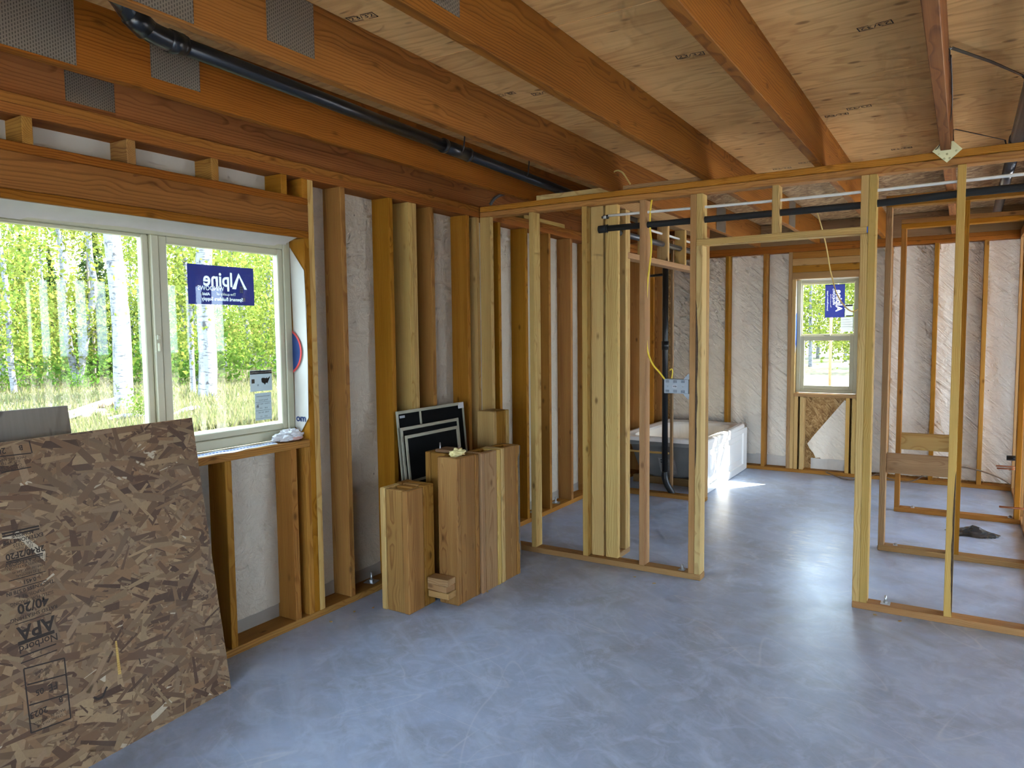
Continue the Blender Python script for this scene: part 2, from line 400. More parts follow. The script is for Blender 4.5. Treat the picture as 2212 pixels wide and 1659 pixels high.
# ceiling ----------------------------------------------------------
ceil = empty('ceiling'); tag(ceil, 'open ceiling of orange joists under plywood sheets', 'ceiling', kind='structure')
ZJ0, ZJ1 = 2.464, 2.699
ys = [2.465 + 1.22*k for k in range(-6, 4)]
for i, y0 in enumerate(ys[:-1]):
    mat = PLY if y0 < 6.0 else OSB_M
    xs = [-.16, 1.04, 3.48, 5.92, 7.3] if i % 2 else [-.16, 2.28, 4.72, 7.3]
    for xa, xb in zip(xs[:-1], xs[1:]):
        board('plywood_sheet' if mat is PLY else 'strand_board_sheet', ceil, xa+.0015, xb-.0015, y0+.0015, min(y0+1.22, 8.46)-.0015, ZJ1, ZJ1+.018, mat, axis='x', bev=.001)
board('strand_board_sheet', ceil, -.16, 7.3, ys[-1]+.0015, 8.46, ZJ1, ZJ1+.018, OSB_M, axis='x', bev=.001)
JX = [(-.140, -.098), (.395, .440), (1.015, 1.060), (1.626, 1.671), (2.256, 2.302), (2.860, 2.905), (3.470, 3.515), (4.08, 4.125), (4.69, 4.735), (5.30, 5.345), (5.91, 5.955), (6.52, 6.565)]
joists = []
for (xa, xb) in JX:
    joists.append(board('joist', ceil, xa, xb, -4.25, 8.36, ZJ0, ZJ1, W_JOIST, axis='y'))
board('rim_board', ceil, -.16, 7.3, 8.38, 8.42, ZJ0, ZJ1-.002, OSB_DK, axis='x')
board('rim_board', ceil, -.16, 7.3, -4.32, -4.28, ZJ0, ZJ1-.002, OSB_DK, axis='x')
for k in range(1, 11):          # solid blocking between the joists over the back wall
    xa, xb = JX[k][1]+.004, JX[k+1][0]-.004
    board('blocking', ceil, xa, xb, 8.30, 8.335, ZJ0, ZJ1-.004, W_DARK)
def jplate(j, x, y0, y1, z0, z1):
    o = board('nail_plate', None, x, x+.0022, y0, y1, z0, z1, PLATE, axis='y', bev=0)
    w = Vector(o.location); o.parent = joists[j]
    mw = Matrix.LocRotScale(joists[j].location, ROTS['y'], None)
    o.location = mw.inverted() @ w; o.rotation_euler = (0, 0, 0)
jplate(0, -.098, 1.60, 1.80, 2.512, 2.632); jplate(1, .440, .80, 1.362, 2.472, 2.692)
jplate(1, .440, 1.628, 1.828, 2.510, 2.637); jplate(2, 1.060, .80, 1.371, 2.470, 2.692)
jplate(2, 1.060, 1.636, 1.836, 2.512, 2.695); jplate(3, 1.671, 1.64, 1.842, 2.512, 2.640)
jplate(2, 1.060, 6.63, 6.93, 2.468, 2.694); jplate(3, 1.671, 6.70, 6.97, 2.468, 2.694); jplate(4, 2.302, 6.66, 6.90, 2.468, 2.694)
# stamps printed on the underside of the plywood, readable from either side of the joists
def stamp(x, y, s=1.0, rot=0.0, body='23/32', w=.115):
    mw = frame_matrix((math.cos(rot), math.sin(rot), 0), (math.sin(rot), -math.cos(rot), 0), (x, y, ZJ1-.0006))
    o = text('printed_stamp', body, .036*s, INKP, ceil, mw, sx=1.25)
    hw, hh, l = w/2*s, .021*s, .004*s
    V, F = [], []
    for a in ((-hw, -hh, -hw+l, hh), (hw-l, -hh, hw, hh), (-hw, -hh, -hw*.1, -hh+l), (hw*.1, hh-l, hw, hh), (-hw, hh-l, -hw*.3, hh), (hw*.3, -hh, hw, -hh+l)):
        b = len(V); V += [Vector((a[0], a[1], 0)), Vector((a[2], a[1], 0)), Vector((a[2], a[3], 0)), Vector((a[0], a[3], 0))]; F.append((b, b+1, b+2, b+3))
    q = mesh_obj('stamp_border', V, F, INKP, o)
for x, y, s, r in ((1.122, 2.010, 1.0, .15), (2.672, 3.118, 1.05, 3.0), (1.995, 3.020, 1.0, .08), (2.380, 4.279, 1.0, .03), (2.497, 4.198, 1.0, 3.1),
                   (1.862, 5.462, 1.05, .02), (1.096, 3.013, .9, .0), (1.254, 3.095, .95, .06), (2.05, 5.36, 1.0, 3.14), (2.62, 5.30, 1.0, 3.1)):
    stamp(x, y, s, r)

# left wall --------------------------------------------------------
wl = empty('wall_left'); tag(wl, 'left stud wall with white film between studs and wide sliding window', 'wall', kind='structure')
XB = -.14
def stud_l(y, z0=TH, z1=ZT, mat=W_STUD, name='stud', t=TH, x0=XB, x1=0.0): return board(name, wl, x0, x1, y, y+t, z0, z1, mat)
board('bottom_plate', wl, XB, 0, -4.2, 3.9, 0, TH, W_STUD); board('bottom_plate', wl, XB, 0, 3.903, B1, 0, TH, W_STUD)
board('top_plate', wl, XB, 0, -4.2, B1, ZT, ZT1, W_JOIST); board('top_plate', wl, XB, 0, -4.2, B1, ZT1, ZT2, W_JOIST)
studs_y = [-3.9, -3.5, -3.09, -2.68, -2.28, -1.87, -1.46, -1.06, -.65, -.25, .16, .57, 3.008, 3.412, 3.818, 4.222, 4.632, 5.03, 5.412, 5.815, 6.22, 6.63, 7.03, 7.44, 7.85, 8.20]
for y in studs_y: stud_l(y)
stud_l(3.596, mat=W_PALE); stud_l(3.637, mat=W_PALE); stud_l(4.345, mat=W_PALE, t=.040)
# window framing
YW0, YW1 = 1.138, 2.734
stud_l(YW1, TH, 2.076, W_STUD, 'jack_stud', .0355); stud_l(2.7705, TH, ZT, W_PALE, 'king_stud', .0375)
stud_l(1.101, TH, 2.076, W_STUD, 'jack_stud', .0365); stud_l(1.062, TH, ZT, W_STUD, 'king_stud')
for y in (1.385, 1.79, 2.196, 2.600, 2.695): stud_l(y, TH, .962, W_STUD, 'cripple_stud')
board('sill_plate', wl, XB, 0, 1.140, 2.733, .962, 1.0, W_STUD)
board('header_plate', wl, XB, 0, 1.102, 2.7695, 2.076, 2.113, W_JOIST); board('header_board', wl, -.038, 0, 1.102, 2.7695, 2.114, 2.250, W_JOIST)
board('header_board', wl, XB, -.102, 1.102, 2.7695, 2.114, 2.250, W_JOIST); board('header_plate', wl, XB, 0, 1.102, 2.7695, 2.2505, 2.288, W_JOIST)
for y in (1.387, 1.787, 2.189, 2.594, 2.7315): stud_l(y, 2.288, ZT, W_STUD, 'cripple_stud')
multi = [(-.165, -.146, -4.2, 1.12, 0, 2.70), (-.165, -.146, 2.75, 8.46, 0, 2.70), (-.165, -.146, 1.12, 2.75, 0, .985), (-.165, -.146, 1.12, 2.75, 2.085, 2.70)]
multi_boxes('sheathing', multi, OSB_DK, wl)
def film_panel(parent, axis, a0, a1, z0, z1, d, mat, amp=.006, seed=0, nx=10, nz=44, diag=0.0):
    """vapour film stretched across the back of one stud bay; d = depth position, bulging towards the room"""
    V, F = [], []; sgn = 1 if axis == 'y' else -1
    for j in range(nz+1):
        for i in range(nx+1):
            u, v = i/nx, j/nz; a = a0+(a1-a0)*u; z = z0+(z1-z0)*v
            bul = amp*(1-(2*u-1)**4)
            nn = noise.noise(Vector((a*7+seed, z*3.0+diag*a*14, seed*3.3)))*amp*.9 + noise.noise(Vector((a*22+seed, z*8+diag*a*30, seed*1.3)))*amp*.45
            dd = d + sgn*(bul+nn*(1 if 0 < u < 1 else 0))
            V.append((dd, a, z) if axis == 'y' else (a, dd, z))
    for j in range(nz):
        for i in range(nx):
            q = j*(nx+1)+i; F.append((q, q+1, q+nx+2, q+nx+1))
    return mesh_obj('vapour_barrier', V, F, mat, parent, smooth=True)
allst = sorted([(y, y+TH) for y in studs_y if y > 2.9] + [(3.596, 3.675), (4.345, 4.385), (2.734, 2.808)])
for k, ((a, b), (c, d)) in enumerate(zip(allst[:-1], allst[1:])):
    if c-b < .02: continue
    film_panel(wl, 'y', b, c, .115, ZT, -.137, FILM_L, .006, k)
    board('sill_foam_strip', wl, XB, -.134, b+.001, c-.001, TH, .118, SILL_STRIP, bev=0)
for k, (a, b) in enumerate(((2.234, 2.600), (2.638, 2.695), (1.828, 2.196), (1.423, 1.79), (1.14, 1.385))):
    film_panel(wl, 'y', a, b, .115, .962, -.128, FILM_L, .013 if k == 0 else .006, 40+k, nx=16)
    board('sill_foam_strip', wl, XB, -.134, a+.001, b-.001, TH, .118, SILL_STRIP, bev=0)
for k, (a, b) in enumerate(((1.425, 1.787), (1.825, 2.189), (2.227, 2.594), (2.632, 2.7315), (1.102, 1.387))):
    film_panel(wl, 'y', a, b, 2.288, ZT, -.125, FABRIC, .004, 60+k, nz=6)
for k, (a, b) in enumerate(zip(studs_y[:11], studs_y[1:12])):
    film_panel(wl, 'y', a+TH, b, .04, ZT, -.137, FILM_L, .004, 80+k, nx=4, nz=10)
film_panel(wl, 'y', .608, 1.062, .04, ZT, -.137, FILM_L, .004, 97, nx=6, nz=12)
def anchor(parent, x, y, z, r=.006, h=.05, sq=.034, rot=.0):
    b = tube('anchor_bolt', [(x, y, z), (x, y, z+h)], r, STEEL, parent, 8)
    off = wloc(parent)
    bm = bmesh.new(); bmesh.ops.create_cube(bm, size=1.0)
    for v in bm.verts: v.co = Matrix.Rotation(rot, 3, 'Z') @ Vector((v.co.x*sq*2, v.co.y*sq*2, v.co.z*.004)) + Vector((x, y, z+.002)) - off
    bm_obj('washer_plate', bm, STEEL, b)
    V, F = tube_geo([Vector((x, y, z+.004))-off, Vector((x, y, z+.016))-off], r*1.9, 6); mesh_obj('nut', V, F, STEEL, b)
anchor(wl, -.075, 3.262, TH, .008, .06, .036, .2); anchor(wl, -.07, 5.25, TH, .008, .05, .034)
anchor(wl, -.07, 5.64, TH, .008, .05, .034, .3)
board('plate_block', wl, -.12, -.02, 5.05, 5.75, ZT2, ZT2+.038, W_PALE)

# partition --------------------------------------------------------
wp = empty('wall_partition'); tag(wp, 'open two-by-four partition with a doorway in front of the bath', 'wall', kind='structure')
def stud_p(x, z0=TH, z1=ZT, mat=W_PALE, name='stud', t=TH, y0=P0, y1=P1): return board(name, wp, x, x+t, y0, y1, z0, z1, mat)
board('bottom_plate', wp, 0, 1.631, P0, P1, 0, TH, W_PINK); board('bottom_plate', wp, 2.496, 6.9, P0, P1, 0, TH, W_PINK)
board('top_plate', wp, .002, 6.9, P0, P1, ZT, ZT1-.001, W_TOP, bev=.004); board('top_plate', wp, .002, 6.9, P0, P1, ZT1+.001, ZT2, W_TOP, bev=.004)
stud_p(.002, t=.092, y1=P0+TH); stud_p(.412); stud_p(.817)
stud_p(.860, t=.089, y0=P0+.051); stud_p(.964, t=.089, y0=P0+.051)
stud_p(1.224, mat=W_PINK); stud_p(1.552, mat=W_PINK, name='king_stud')
stud_p(1.591, TH, 2.077, name='jack_stud'); stud_p(1.591, 2.115, ZT, name='cripple_stud'); stud_p(2.031, 2.115, ZT, name='cripple_stud')
board('door_header', wp, 1.5905, 2.532, P0, P1, 2.077, 2.115, W_PALE)
stud_p(2.4955, TH, 2.077, name='jack_stud', t=.037); stud_p(2.494, 2.115, ZT, name='cripple_stud'); stud_p(2.533, name='king_stud')
stud_p(2.938); 
for x in (3.345, 3.75, 4.16, 4.57, 4.97, 5.38, 5.78, 6.19, 6.6): stud_p(x)
WANE = plain('dark_wane_bark', (.085, .055, .035), .9, .1, var=.5, scale=60)
def wane(x, sx, z0, z1, w):
    V, F = [], []; n = 30
    for i in range(n+1):
        u = i/n; z = z0+(z1-z0)*u; d = w*(math.sin(PI*u)**.6)*(1+.45*noise.noise(Vector((z*11, x, 0))))+.0006
        V += [(x, P0-.0012, z), (x+sx*d*.6, P0-.0016, z), (x+sx*d, P0-.0006, z)]
    for i in range(n):
        for k in range(2): q = i*3+k; F.append((q, q+1, q+4, q+3))
    mesh_obj('bark_edge', V, F, WANE, wp)
wane(1.5915, 1, .70, 1.75, .014); wane(2.9755, -1, .045, .82, .010)
board('chalk_mark', wp, 2.527, 2.5325, P0-.0008, P0-.0002, 2.079, 2.113, BLUEP, bev=0)
anchor(wp, 1.50, P0+.045, TH, .006, .035, .02); anchor(wp, 2.66, P0+.05, TH, .006, .045, .024)
board('plate_block', wp, .466, 1.012, P0+.012, P1, ZT2, ZT2+.034, W_PALE)
board('plate_block', wp, 1.09, 1.60, P0+.05, P1+.03, ZT2, ZT2+.036, W_PINK)

# closet wall behind the partition (runs away from the camera) ------
wc = empty('wall_closet'); tag(wc, 'short stud wall with wide opening and pipe-drilled cripples behind the partition', 'wall', kind='structure')
CX0, CX1 = .927, 1.016
board('bottom_plate', wc, CX0, CX1, P1+.001, 4.738, 0, TH, W_PINK); board('top_plate', wc, CX0, CX1, P1+.001, 6.46, ZT, ZT2, W_PINK)
for y in (4.480, 4.660, 4.700): board('stud', wc, CX0, CX1, y, y+TH, TH, ZT if y != 4.70 else 2.062, W_PALE)
board('opening_header', wc, CX0, CX1, 4.700, 6.45, 2.064, 2.103, W_PINK)
for y in (4.700, 5.088, 5.487, 5.895, 6.30): board('cripple_stud', wc, CX0, CX1, y, y+TH, 2.104, ZT, W_PALE)

# tub-end wall ------------------------------------------------------
wt = empty('wall_tub'); tag(wt, 'low-lit stud wall at the near end of the bathtub', 'wall', kind='structure')
board('bottom_plate', wt, .002, 1.026, 6.46, 6.549, 0, TH, W_STUD); board('top_plate', wt, .002, 1.026, 6.46, 6.549, ZT, ZT2, W_JOIST)
board('stud', wt, .988, 1.026, 6.46, 6.549, TH, ZT, W_PINK); board('stud', wt, .664, .686, 6.545, 6.58, TH, ZT, W_PINK)
board('stud', wt, .003, .041, 6.46, 6.549, TH, ZT, W_STUD)
board('blocking', wt, .042, .66, 6.52, 6.545, .398, .416, W_PALE)

# back wall ----------------------------------------------------------
wb = empty('wall_back'); tag(wb, 'far stud wall of wrinkled white film around a narrow window', 'wall', kind='structure')
board('bottom_plate', wb, 0, 4.74, B0, B1, 0, TH, W_STUD); board('top_plate', wb, .002, 7.0, B0, B1, ZT, ZT1, W_JOIST); board('top_plate', wb, .002, 7.0, B0, B1, ZT1+.0005, ZT2, W_JOIST)
def stud_b(x, z0=TH, z1=ZT, mat=W_STUD, name='stud', t=TH): return board(name, wb, x, x+t, B0, B1, z0, z1, mat)
bx = [.282, .684, 1.096, 1.362, 2.092, 2.316, 2.722, 3.131, 3.54, 3.94, 4.35, 4.70, 6.80]
for x in bx: stud_b(x, name='king_stud' if x in (1.362, 2.092) else 'stud', mat=W_PINK if x in (1.362, 2.092) else W_STUD)
stud_b(1.4005, TH, 2.096, W_PALE, 'jack_stud', .0375); stud_b(2.053, TH, 2.096, W_PALE, 'jack_stud')
for x in (1.4405, 1.500, 1.955, 2.0145): stud_b(x, TH, .834, W_PALE, 'cripple_stud')
board('sill_plate', wb, 1.4385, 2.0525, B0-.004, B1, .834, .868, W_PINK)
board('header_board', wb, 4.74, 6.79, B0, B1, 2.15, ZT-.002, W_STUD)  # head of an unseen patio opening, added so sun bounce lights the back
for k in range(4): board('header_board', wb, 1.4005, 2.0915, B0+(.002 if k % 2 else 0), B1, 2.0965+k*.0725, 2.0965+(k+1)*.0725-.0015, (W_PINK, W_STUD)[k % 2])
multi_boxes('sheathing', [(-.16, 1.46, 8.442, 8.46, 0, 2.70), (2.03, 4.75, 8.442, 8.46, 0, 2.70), (6.75, 7.3, 8.442, 8.46, 0, 2.70), (4.75, 6.75, 8.442, 8.46, 2.15, 2.70), (1.46, 2.03, 8.442, 8.46, 0, .86), (1.46, 2.03, 8.442, 8.46, 2.10, 2.70)], OSB_W, wb)  # the wide gap on the right is the added patio opening
PALE_STRIP = plain('pale_strip', (.62, .60, .56), .35, .5, var=.1)  # paler strip for some bays at the foot of the back wall
for k, (a, b) in enumerate(zip([0]+[x+TH for x in bx[:-1]], bx)):
    if abs(b-2.092) < .01 or abs(b-6.8) < .01: continue
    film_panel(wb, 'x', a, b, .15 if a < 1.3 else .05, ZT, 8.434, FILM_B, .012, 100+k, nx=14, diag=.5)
    if a < 1.3: board('sill_foam_strip', wb, a+.001, b-.001, 8.426, 8.434, TH, .158, PALE_STRIP if k in (2, 3) else SILL_STRIP, bev=0)
# torn film below the narrow window
fv = [(1.929, .801), (1.638, .416), (1.563, .309), (1.585, .262), (1.627, .211), (1.64, .180), (1.65, .158), (1.690, .165), (1.715, .150), (1.80, .157), (1.953, .155), (1.953, .79)]
V = [(x, 8.415+.006*math.sin(9*x+7*z), z) for x, z in fv] + [(1.76, 8.398, .45), (1.70, 8.40, .30), (1.85, 8.40, .55)]
me = mesh_obj('torn_film', V, [(0, 1, 12), (1, 2, 12), (2, 3, 13), (2, 13, 12), (3, 4, 13), (4, 5, 13), (5, 6, 13), (6, 7, 13), (7, 8, 13), (8, 9, 13), (9, 10, 13), (12, 13, 10), (12, 10, 14), (10, 11, 14), (11, 0, 14), (0, 12, 14)], FILM_B, wb)
board('sill_foam_strip', wb, 1.60, 1.953, 8.420, 8.430, TH, .153, PALE_STRIP, bev=0)

# two short walls on the right ------------------------------------------
def short_wall(nm, label, y0, x0, studs, zb, bmat, tmat, x1=3.408):
    w = empty(nm); tag(w, label, 'wall', kind='structure')
    board('bottom_plate', w, x0, x1, y0, y0+.089, 0, TH, bmat); board('top_plate', w, x0, x1, y0, y0+.089, ZT, ZT1, tmat); board('top_plate', w, x0, x1, y0, y0+.089, ZT1+.0005, ZT2, tmat)
    for k, x in enumerate(studs): board('stud', w, x, x+TH, y0, y0+.089, TH, ZT, (W_PINK, W_STUD, W_STUD)[k % 3] if y0 < 6 else W_STUD)
    return w
w4 = short_wall('wall_closet_right', 'nearer short stud wall with reddish knee-high blocking board', 5.640, 2.512, [2.513, 2.962, 3.369], 0, W_PINK, W_STUD)
board('blocking', w4, 2.552, 2.961, 5.672, 5.710, .551, .690, W_PINK)
w5 = short_wall('wall_bath_right', 'farther short stud wall with pale rounded blocking board', 6.921, 2.521, [2.522, 2.962, 3.367], 0, W_STUD, W_STUD)
V, F = [], []
n = 10
for x in (2.561, 2.961):
    for k in range(n+1):
        a = -PI/2 + PI*k/n; V.append((x, 6.958-.012*math.cos(a)-.006, .605+.07*math.sin(a)))
    V += [(x, 6.99, .675), (x, 6.99, .535)]
N = n+3
F = [(k, (k+1) % N, N+(k+1) % N, N+k) for k in range(N)] + [tuple(range(N-1, -1, -1)), tuple(range(N, 2*N))]
mesh_obj('blocking', V, F, W_PALE, w5, smooth=False)
w6 = empty('wall_side_right'); tag(w6, 'stud wall running to the back at the right edge of the picture', 'wall', kind='structure')
board('bottom_plate', w6, 3.410, 3.499, P1+.001, B0-.001, 0, TH, W_PINK); board('top_plate', w6, 3.410, 3.499, P1+.001, B0-.001, ZT, ZT2, W_STUD)
for y in (4.60, 5.01, 5.50, 5.745, 6.25, 6.66, 7.05, 7.40, 7.80, 8.255): board('stud', w6, 3.410, 3.499, y, y+TH, TH, ZT, (W_PINK, W_STUD)[int(y*10) % 2])
anchor(w5, 3.345, 6.965, TH, .006, .02, .016); anchor(w4, 2.62, 5.685, TH, .005, .012, .014); anchor(w5, 2.66, 6.965, TH, .005, .012, .014)

# the walls of the room that lie outside the picture, with openings shaped for the daylight indoors ---
wr = multi_boxes('wall_right', [(7.0, 7.3, -4.45, .8, 0, 2.70), (7.0, 7.3, 1.8, 4.7, 0, 2.70), (7.0, 7.3, 7.9, 8.46, 0, 2.70), (7.0, 7.3, .8, 1.8, 0, .9), (7.0, 7.3, .8, 1.8, 2.15, 2.70), (7.0, 7.3, 4.7, 7.9, 2.35, 2.70)], OSB_M)  # both openings are added to bring light into the rooms
tag(wr, 'sheathed wall on the right with openings added to let in daylight', 'wall', kind='structure')
wre = multi_boxes('wall_rear', [(-.165, 1.6, -4.45, -4.3, 0, 2.70), (6.2, 7.3, -4.45, -4.3, 0, 2.70), (1.6, 6.2, -4.45, -4.3, 2.35, 2.70)], OSB_M)
tag(wre, 'sheathed wall behind the viewer with a wide vehicle opening', 'wall', kind='structure')

# ------------------------------------------------------------------ window_1: slider in the left wall
w1 = empty('window_1'); tag(w1, 'almond vinyl sliding window looking onto birches', 'window', kind='structure')
def bar(name, parent, x0, x1, y0, y1, z0, z1, mat=VINYL, bev=.004): return board(name, parent, x0, x1, y0, y1, z0, z1, mat, bev=bev)
FY0, FY1, FZ0, FZ1 = 1.145, 2.729, 1.008, 2.068
for nm, a in (('frame_jamb', (FY0, FY0+.046, FZ0, FZ1)), ('frame_jamb', (FY1-.046, FY1, FZ0, FZ1)), ('frame_rail', (FY0+.046, FY1-.046, FZ0, FZ0+.050)), ('frame_rail', (FY0+.046, FY1-.046, FZ1-.048, FZ1)), ('frame_mullion', (1.938, 1.975, FZ0+.05, FZ1-.048))):
    bar(nm, w1, -.165, -.105, *a)
def sash(parent, y0, y1, z0, z1, x0, x1, wl_, wr_, wb_, wt_, nm='sash'):
    s = empty(nm, ((x0+x1)/2, (y0+y1)/2, z0), parent=parent)
    bar('stile', s, x0, x1, y0, y0+wl_, z0, z1); bar('stile', s, x0, x1, y1-wr_, y1, z0, z1)
    bar('rail', s, x0, x1, y0+wl_, y1-wr_, z0, z0+wb_); bar('rail', s, x0, x1, y0+wl_, y1-wr_, z1-wt_, z1)
    board('pane', s, (x0+x1)/2-.002, (x0+x1)/2+.002, y0+wl_-.004, y1-wr_+.004, z0+wb_-.004, z1-wt_+.004, GLASS, bev=0)
    return s
sL = sash(w1, 1.191, 1.938, 1.058, 2.020, -.160, -.122, .040, .034, .020, .014)
sR = sash(w1, 1.976, 2.683, 1.058, 2.020, -.152, -.112, .043, .034, .034, .034)
# sash lock on the meeting stile
lk = empty('sash_lock', (-.104, 1.945, 1.50), parent=w1)
bar('lock_base', lk, -.106, -.100, 1.938, 1.962, 1.492, 1.566, VINYL, .003); bar('lock_lever', lk, -.101, -.086, 1.944, 1.954, 1.497, 1.535, VINYL, .004); bar('lock_keeper', lk, -.101, -.092, 1.942, 1.958, 1.548, 1.572, VINYL, .003)
# stickers on the outside of the right pane (their lettering faces outdoors)
XS = -.1365
def outquad(name, y0, y1, z0, z1, x, mat, parent): return board(name, parent, x-.0004, x, y0, y1, z0, z1, mat, bev=0)
st = empty('blue_sticker', (XS, 2.32, 1.81), parent=w1); st['label'] = 'blue window-maker sticker, lettering reversed'
def cut_film(film_o, prints):
    """open the film where the clear lettering is, so that daylight shows through it"""
    bm = bmesh.new()
    for p in prints:
        n0 = len(bm.verts); me_ = p.data.copy(); me_.transform(p.matrix_local); bm.from_mesh(me_)
    r = bmesh.ops.extrude_face_region(bm, geom=list(bm.faces)); nrm = CUTN
    for g_ in r['geom']:
        if isinstance(g_, bmesh.types.BMVert): g_.co += nrm*.01
    for v in bm.verts: v.co -= nrm*.005
    bmesh.ops.recalc_face_normals(bm, faces=bm.faces)
    cm = bpy.data.meshes.new('cutter'); bm.to_mesh(cm); bm.free(); co = bpy.data.objects.new('cutter', cm); COL.objects.link(co)
    tmp = bpy.data.objects.new('film', film_o.data.copy()); tmp.data.transform(film_o.matrix_local); COL.objects.link(tmp)
    md = tmp.modifiers.new('cut', 'BOOLEAN'); md.object = co; md.operation = 'DIFFERENCE'; md.solver = 'EXACT'; md.use_self = True
    bpy.context.view_layer.update(); dg = bpy.context.evaluated_depsgraph_get()
    nm = bpy.data.meshes.new_from_object(tmp.evaluated_get(dg)); bpy.data.objects.remove(tmp); bpy.data.objects.remove(co)
    if len(nm.polygons) > 20:
        film_o.data = nm; film_o.matrix_local = Matrix.Identity(4)
blue1 = outquad('sticker_film', 2.133, 2.511, 1.717, 1.907, XS, BLUEFILM, st)
def wtext(body, size, y, z, mat, parent, bold=0.0, align='CENTER', sx=1.0, x=XS+.0006):
    off = wloc(parent)
    return text('lettering', body, size, mat, parent, frame_matrix((0, -1, 0), (0, 0, 1), Vector((x, y, z))-off), align, bold, sx)
wtext('lpine', .098, 2.300, 1.838, WHITEFILM, st, .0022, sx=.90)
V = [Vector((XS+.0006, y, z))-wloc(st) for y, z in ((2.468, 1.797), (2.452, 1.797), (2.423, 1.856), (2.418, 1.848), (2.402, 1.797), (2.378, 1.797), (2.420, 1.879))]
mesh_obj('roof_letter', V, [(0, 1, 2, 6), (6, 2, 3, 5), (3, 4, 5)], WHITEFILM, st)
for a, b in ((2.424, 2.4325), (2.4345, 2.443)):
    for c, d in ((1.779, 1.789), (1.791, 1.801), (1.803, 1.813)): outquad('window_mark', a, b, c, d, XS+.0007, WHITEFILM, st)
wtext('WINDOWS', .031, 2.258, 1.7945, WHITEFILM, st, .0004, sx=.92)
wtext('The quality of', .020, 2.345, 1.769, WHITEFILM, st); wtext('Alside', .020, 2.225, 1.767, WHITEFILM, st, .0006)
wtext('Spenard Builders Supply', .0245, 2.323, 1.744, WHITEFILM, st, .0006); outquad('logo_mark', 2.443, 2.455, 1.736, 1.754, XS+.0007, WHITEFILM, st)
bpy.context.view_layer.update()
CUTN = Vector((1, 0, 0)); cut_film(blue1, [o for o in st.children if o.name.startswith(('lettering', 'roof_letter'))])
st2 = empty('energy_sticker', (XS, 2.53, 1.33), parent=w1)
outquad('sticker_film', 2.466, 2.606, 1.272, 1.382, XS, WHITEFILM, st2); outquad('title_bar', 2.467, 2.605, 1.362, 1.379, XS+.0007, BLACKP, st2)
wtext('ENERGY STAR Certified in Highlighted Regions', .0072, 2.536, 1.3705, PAPER, st2, x=XS+.0012)
mp = [(0, .62), (.08, .75), (.3, .74), (.55, .70), (.62, .78), (.68, .66), (.80, .72), (.93, .84), (1, .90), (.95, .72), (.86, .55), (.80, .40), (.72, .28), (.74, .12), (.68, .22), (.52, .25), (.40, .05), (.32, .18), (.18, .25), (.05, .32)]
mesh_obj('map_print', [Vector((XS+.0008, 2.594-.058*(1-u), 1.300+.055*v))-wloc(st2) for u, v in mp], [tuple(range(len(mp)))], BLACKP, st2)
outquad('emblem_print', 2.475, 2.494, 1.315, 1.337, XS+.0007, BLACKP, st2); wtext('*', .03, 2.515, 1.298, BLACKP, st2)
st3 = empty('rating_sticker', (XS, 2.54, 1.19), parent=w1)
outquad('sticker_film', 2.492, 2.598, 1.119, 1.262, XS, WHITEFILM, st3)
for k, (z, b) in enumerate(((1.245, 'National Fenestration'), (1.225, 'Rating Council'), (1.205, 'U-Factor   Solar Gain'), (1.182, '0.28      0.31'), (1.160, 'Visible   Air Leak'), (1.138, '0.54      0.3'))): wtext(b, .010, 2.545, z, BLACKP, st3)
for z in (1.214, 1.170, 1.128): outquad('rule_line', 2.494, 2.596, z, z+.0012, XS+.0007, BLACKP, st3)
wtext('n', .026, 2.508, 1.194, BLACKP, st3, .001)
# housewrap turned in at the head and at the right jamb
V, F = [], []; n = 60
for i in range(n+1):
    y = 1.12+(2.70-1.12)*i/n; w = .5+.5*noise.noise(Vector((y*3.1, 2.2, .3))); dz = .028+.012*w + (.012 if y < 1.42 else 0)
    if i > n-3: dz -= .01
    V += [(-.010-.012*w, y, 2.0755), (-.052, y, 2.068-.006*w), (-.094-.010*w, y, 2.0755-dz), (-.096-.010*w, y, 2.0755-dz-.008)]
for i in range(n):
    for k in range(3): q = i*4+k; F.append((q, q+1, q+5, q+4))
mesh_obj('housewrap_head_flap', V, F, FABRIC, wl, smooth=True)
pts = [(-.104, 2.035), (.0, 1.905), (.003, 1.70), (.002, 1.43), (.001, 1.118), (-.057, 1.040), (-.104, 1.062), (-.104, 1.6)]
fl = mesh_obj('housewrap_jamb_flap', [(x, 2.730-.004*math.sin(z*7), z) for x, z in pts], [tuple(range(len(pts)))], FABRIC, wl)
sm = bpy.data.meshes
def disc(name, r0, r1, mat, y):
    V, F = [], []; cxx, czz = -.162, 1.474; n = 40
    for k in range(n+1):
        a = -PI/2+PI*k/n
        for r in (r0, r1): V.append((max(-.1035, cxx+r*math.cos(a)), y, czz+r*math.sin(a)))
    for k in range(n): F.append((2*k, 2*k+1, 2*k+3, 2*k+2))
    return mesh_obj(name, V, F, mat, fl)
disc('logo_disc', 0.0, .117, NAVY, 2.7235); disc('logo_ring', .117, .129, REDP, 2.7235)
text('lettering', 'om', .055, NAVY, fl, frame_matrix((1, 0, 0), (0, 0, 1), (-.054, 2.7235, 1.112)), bold=.001, sx=1.05)
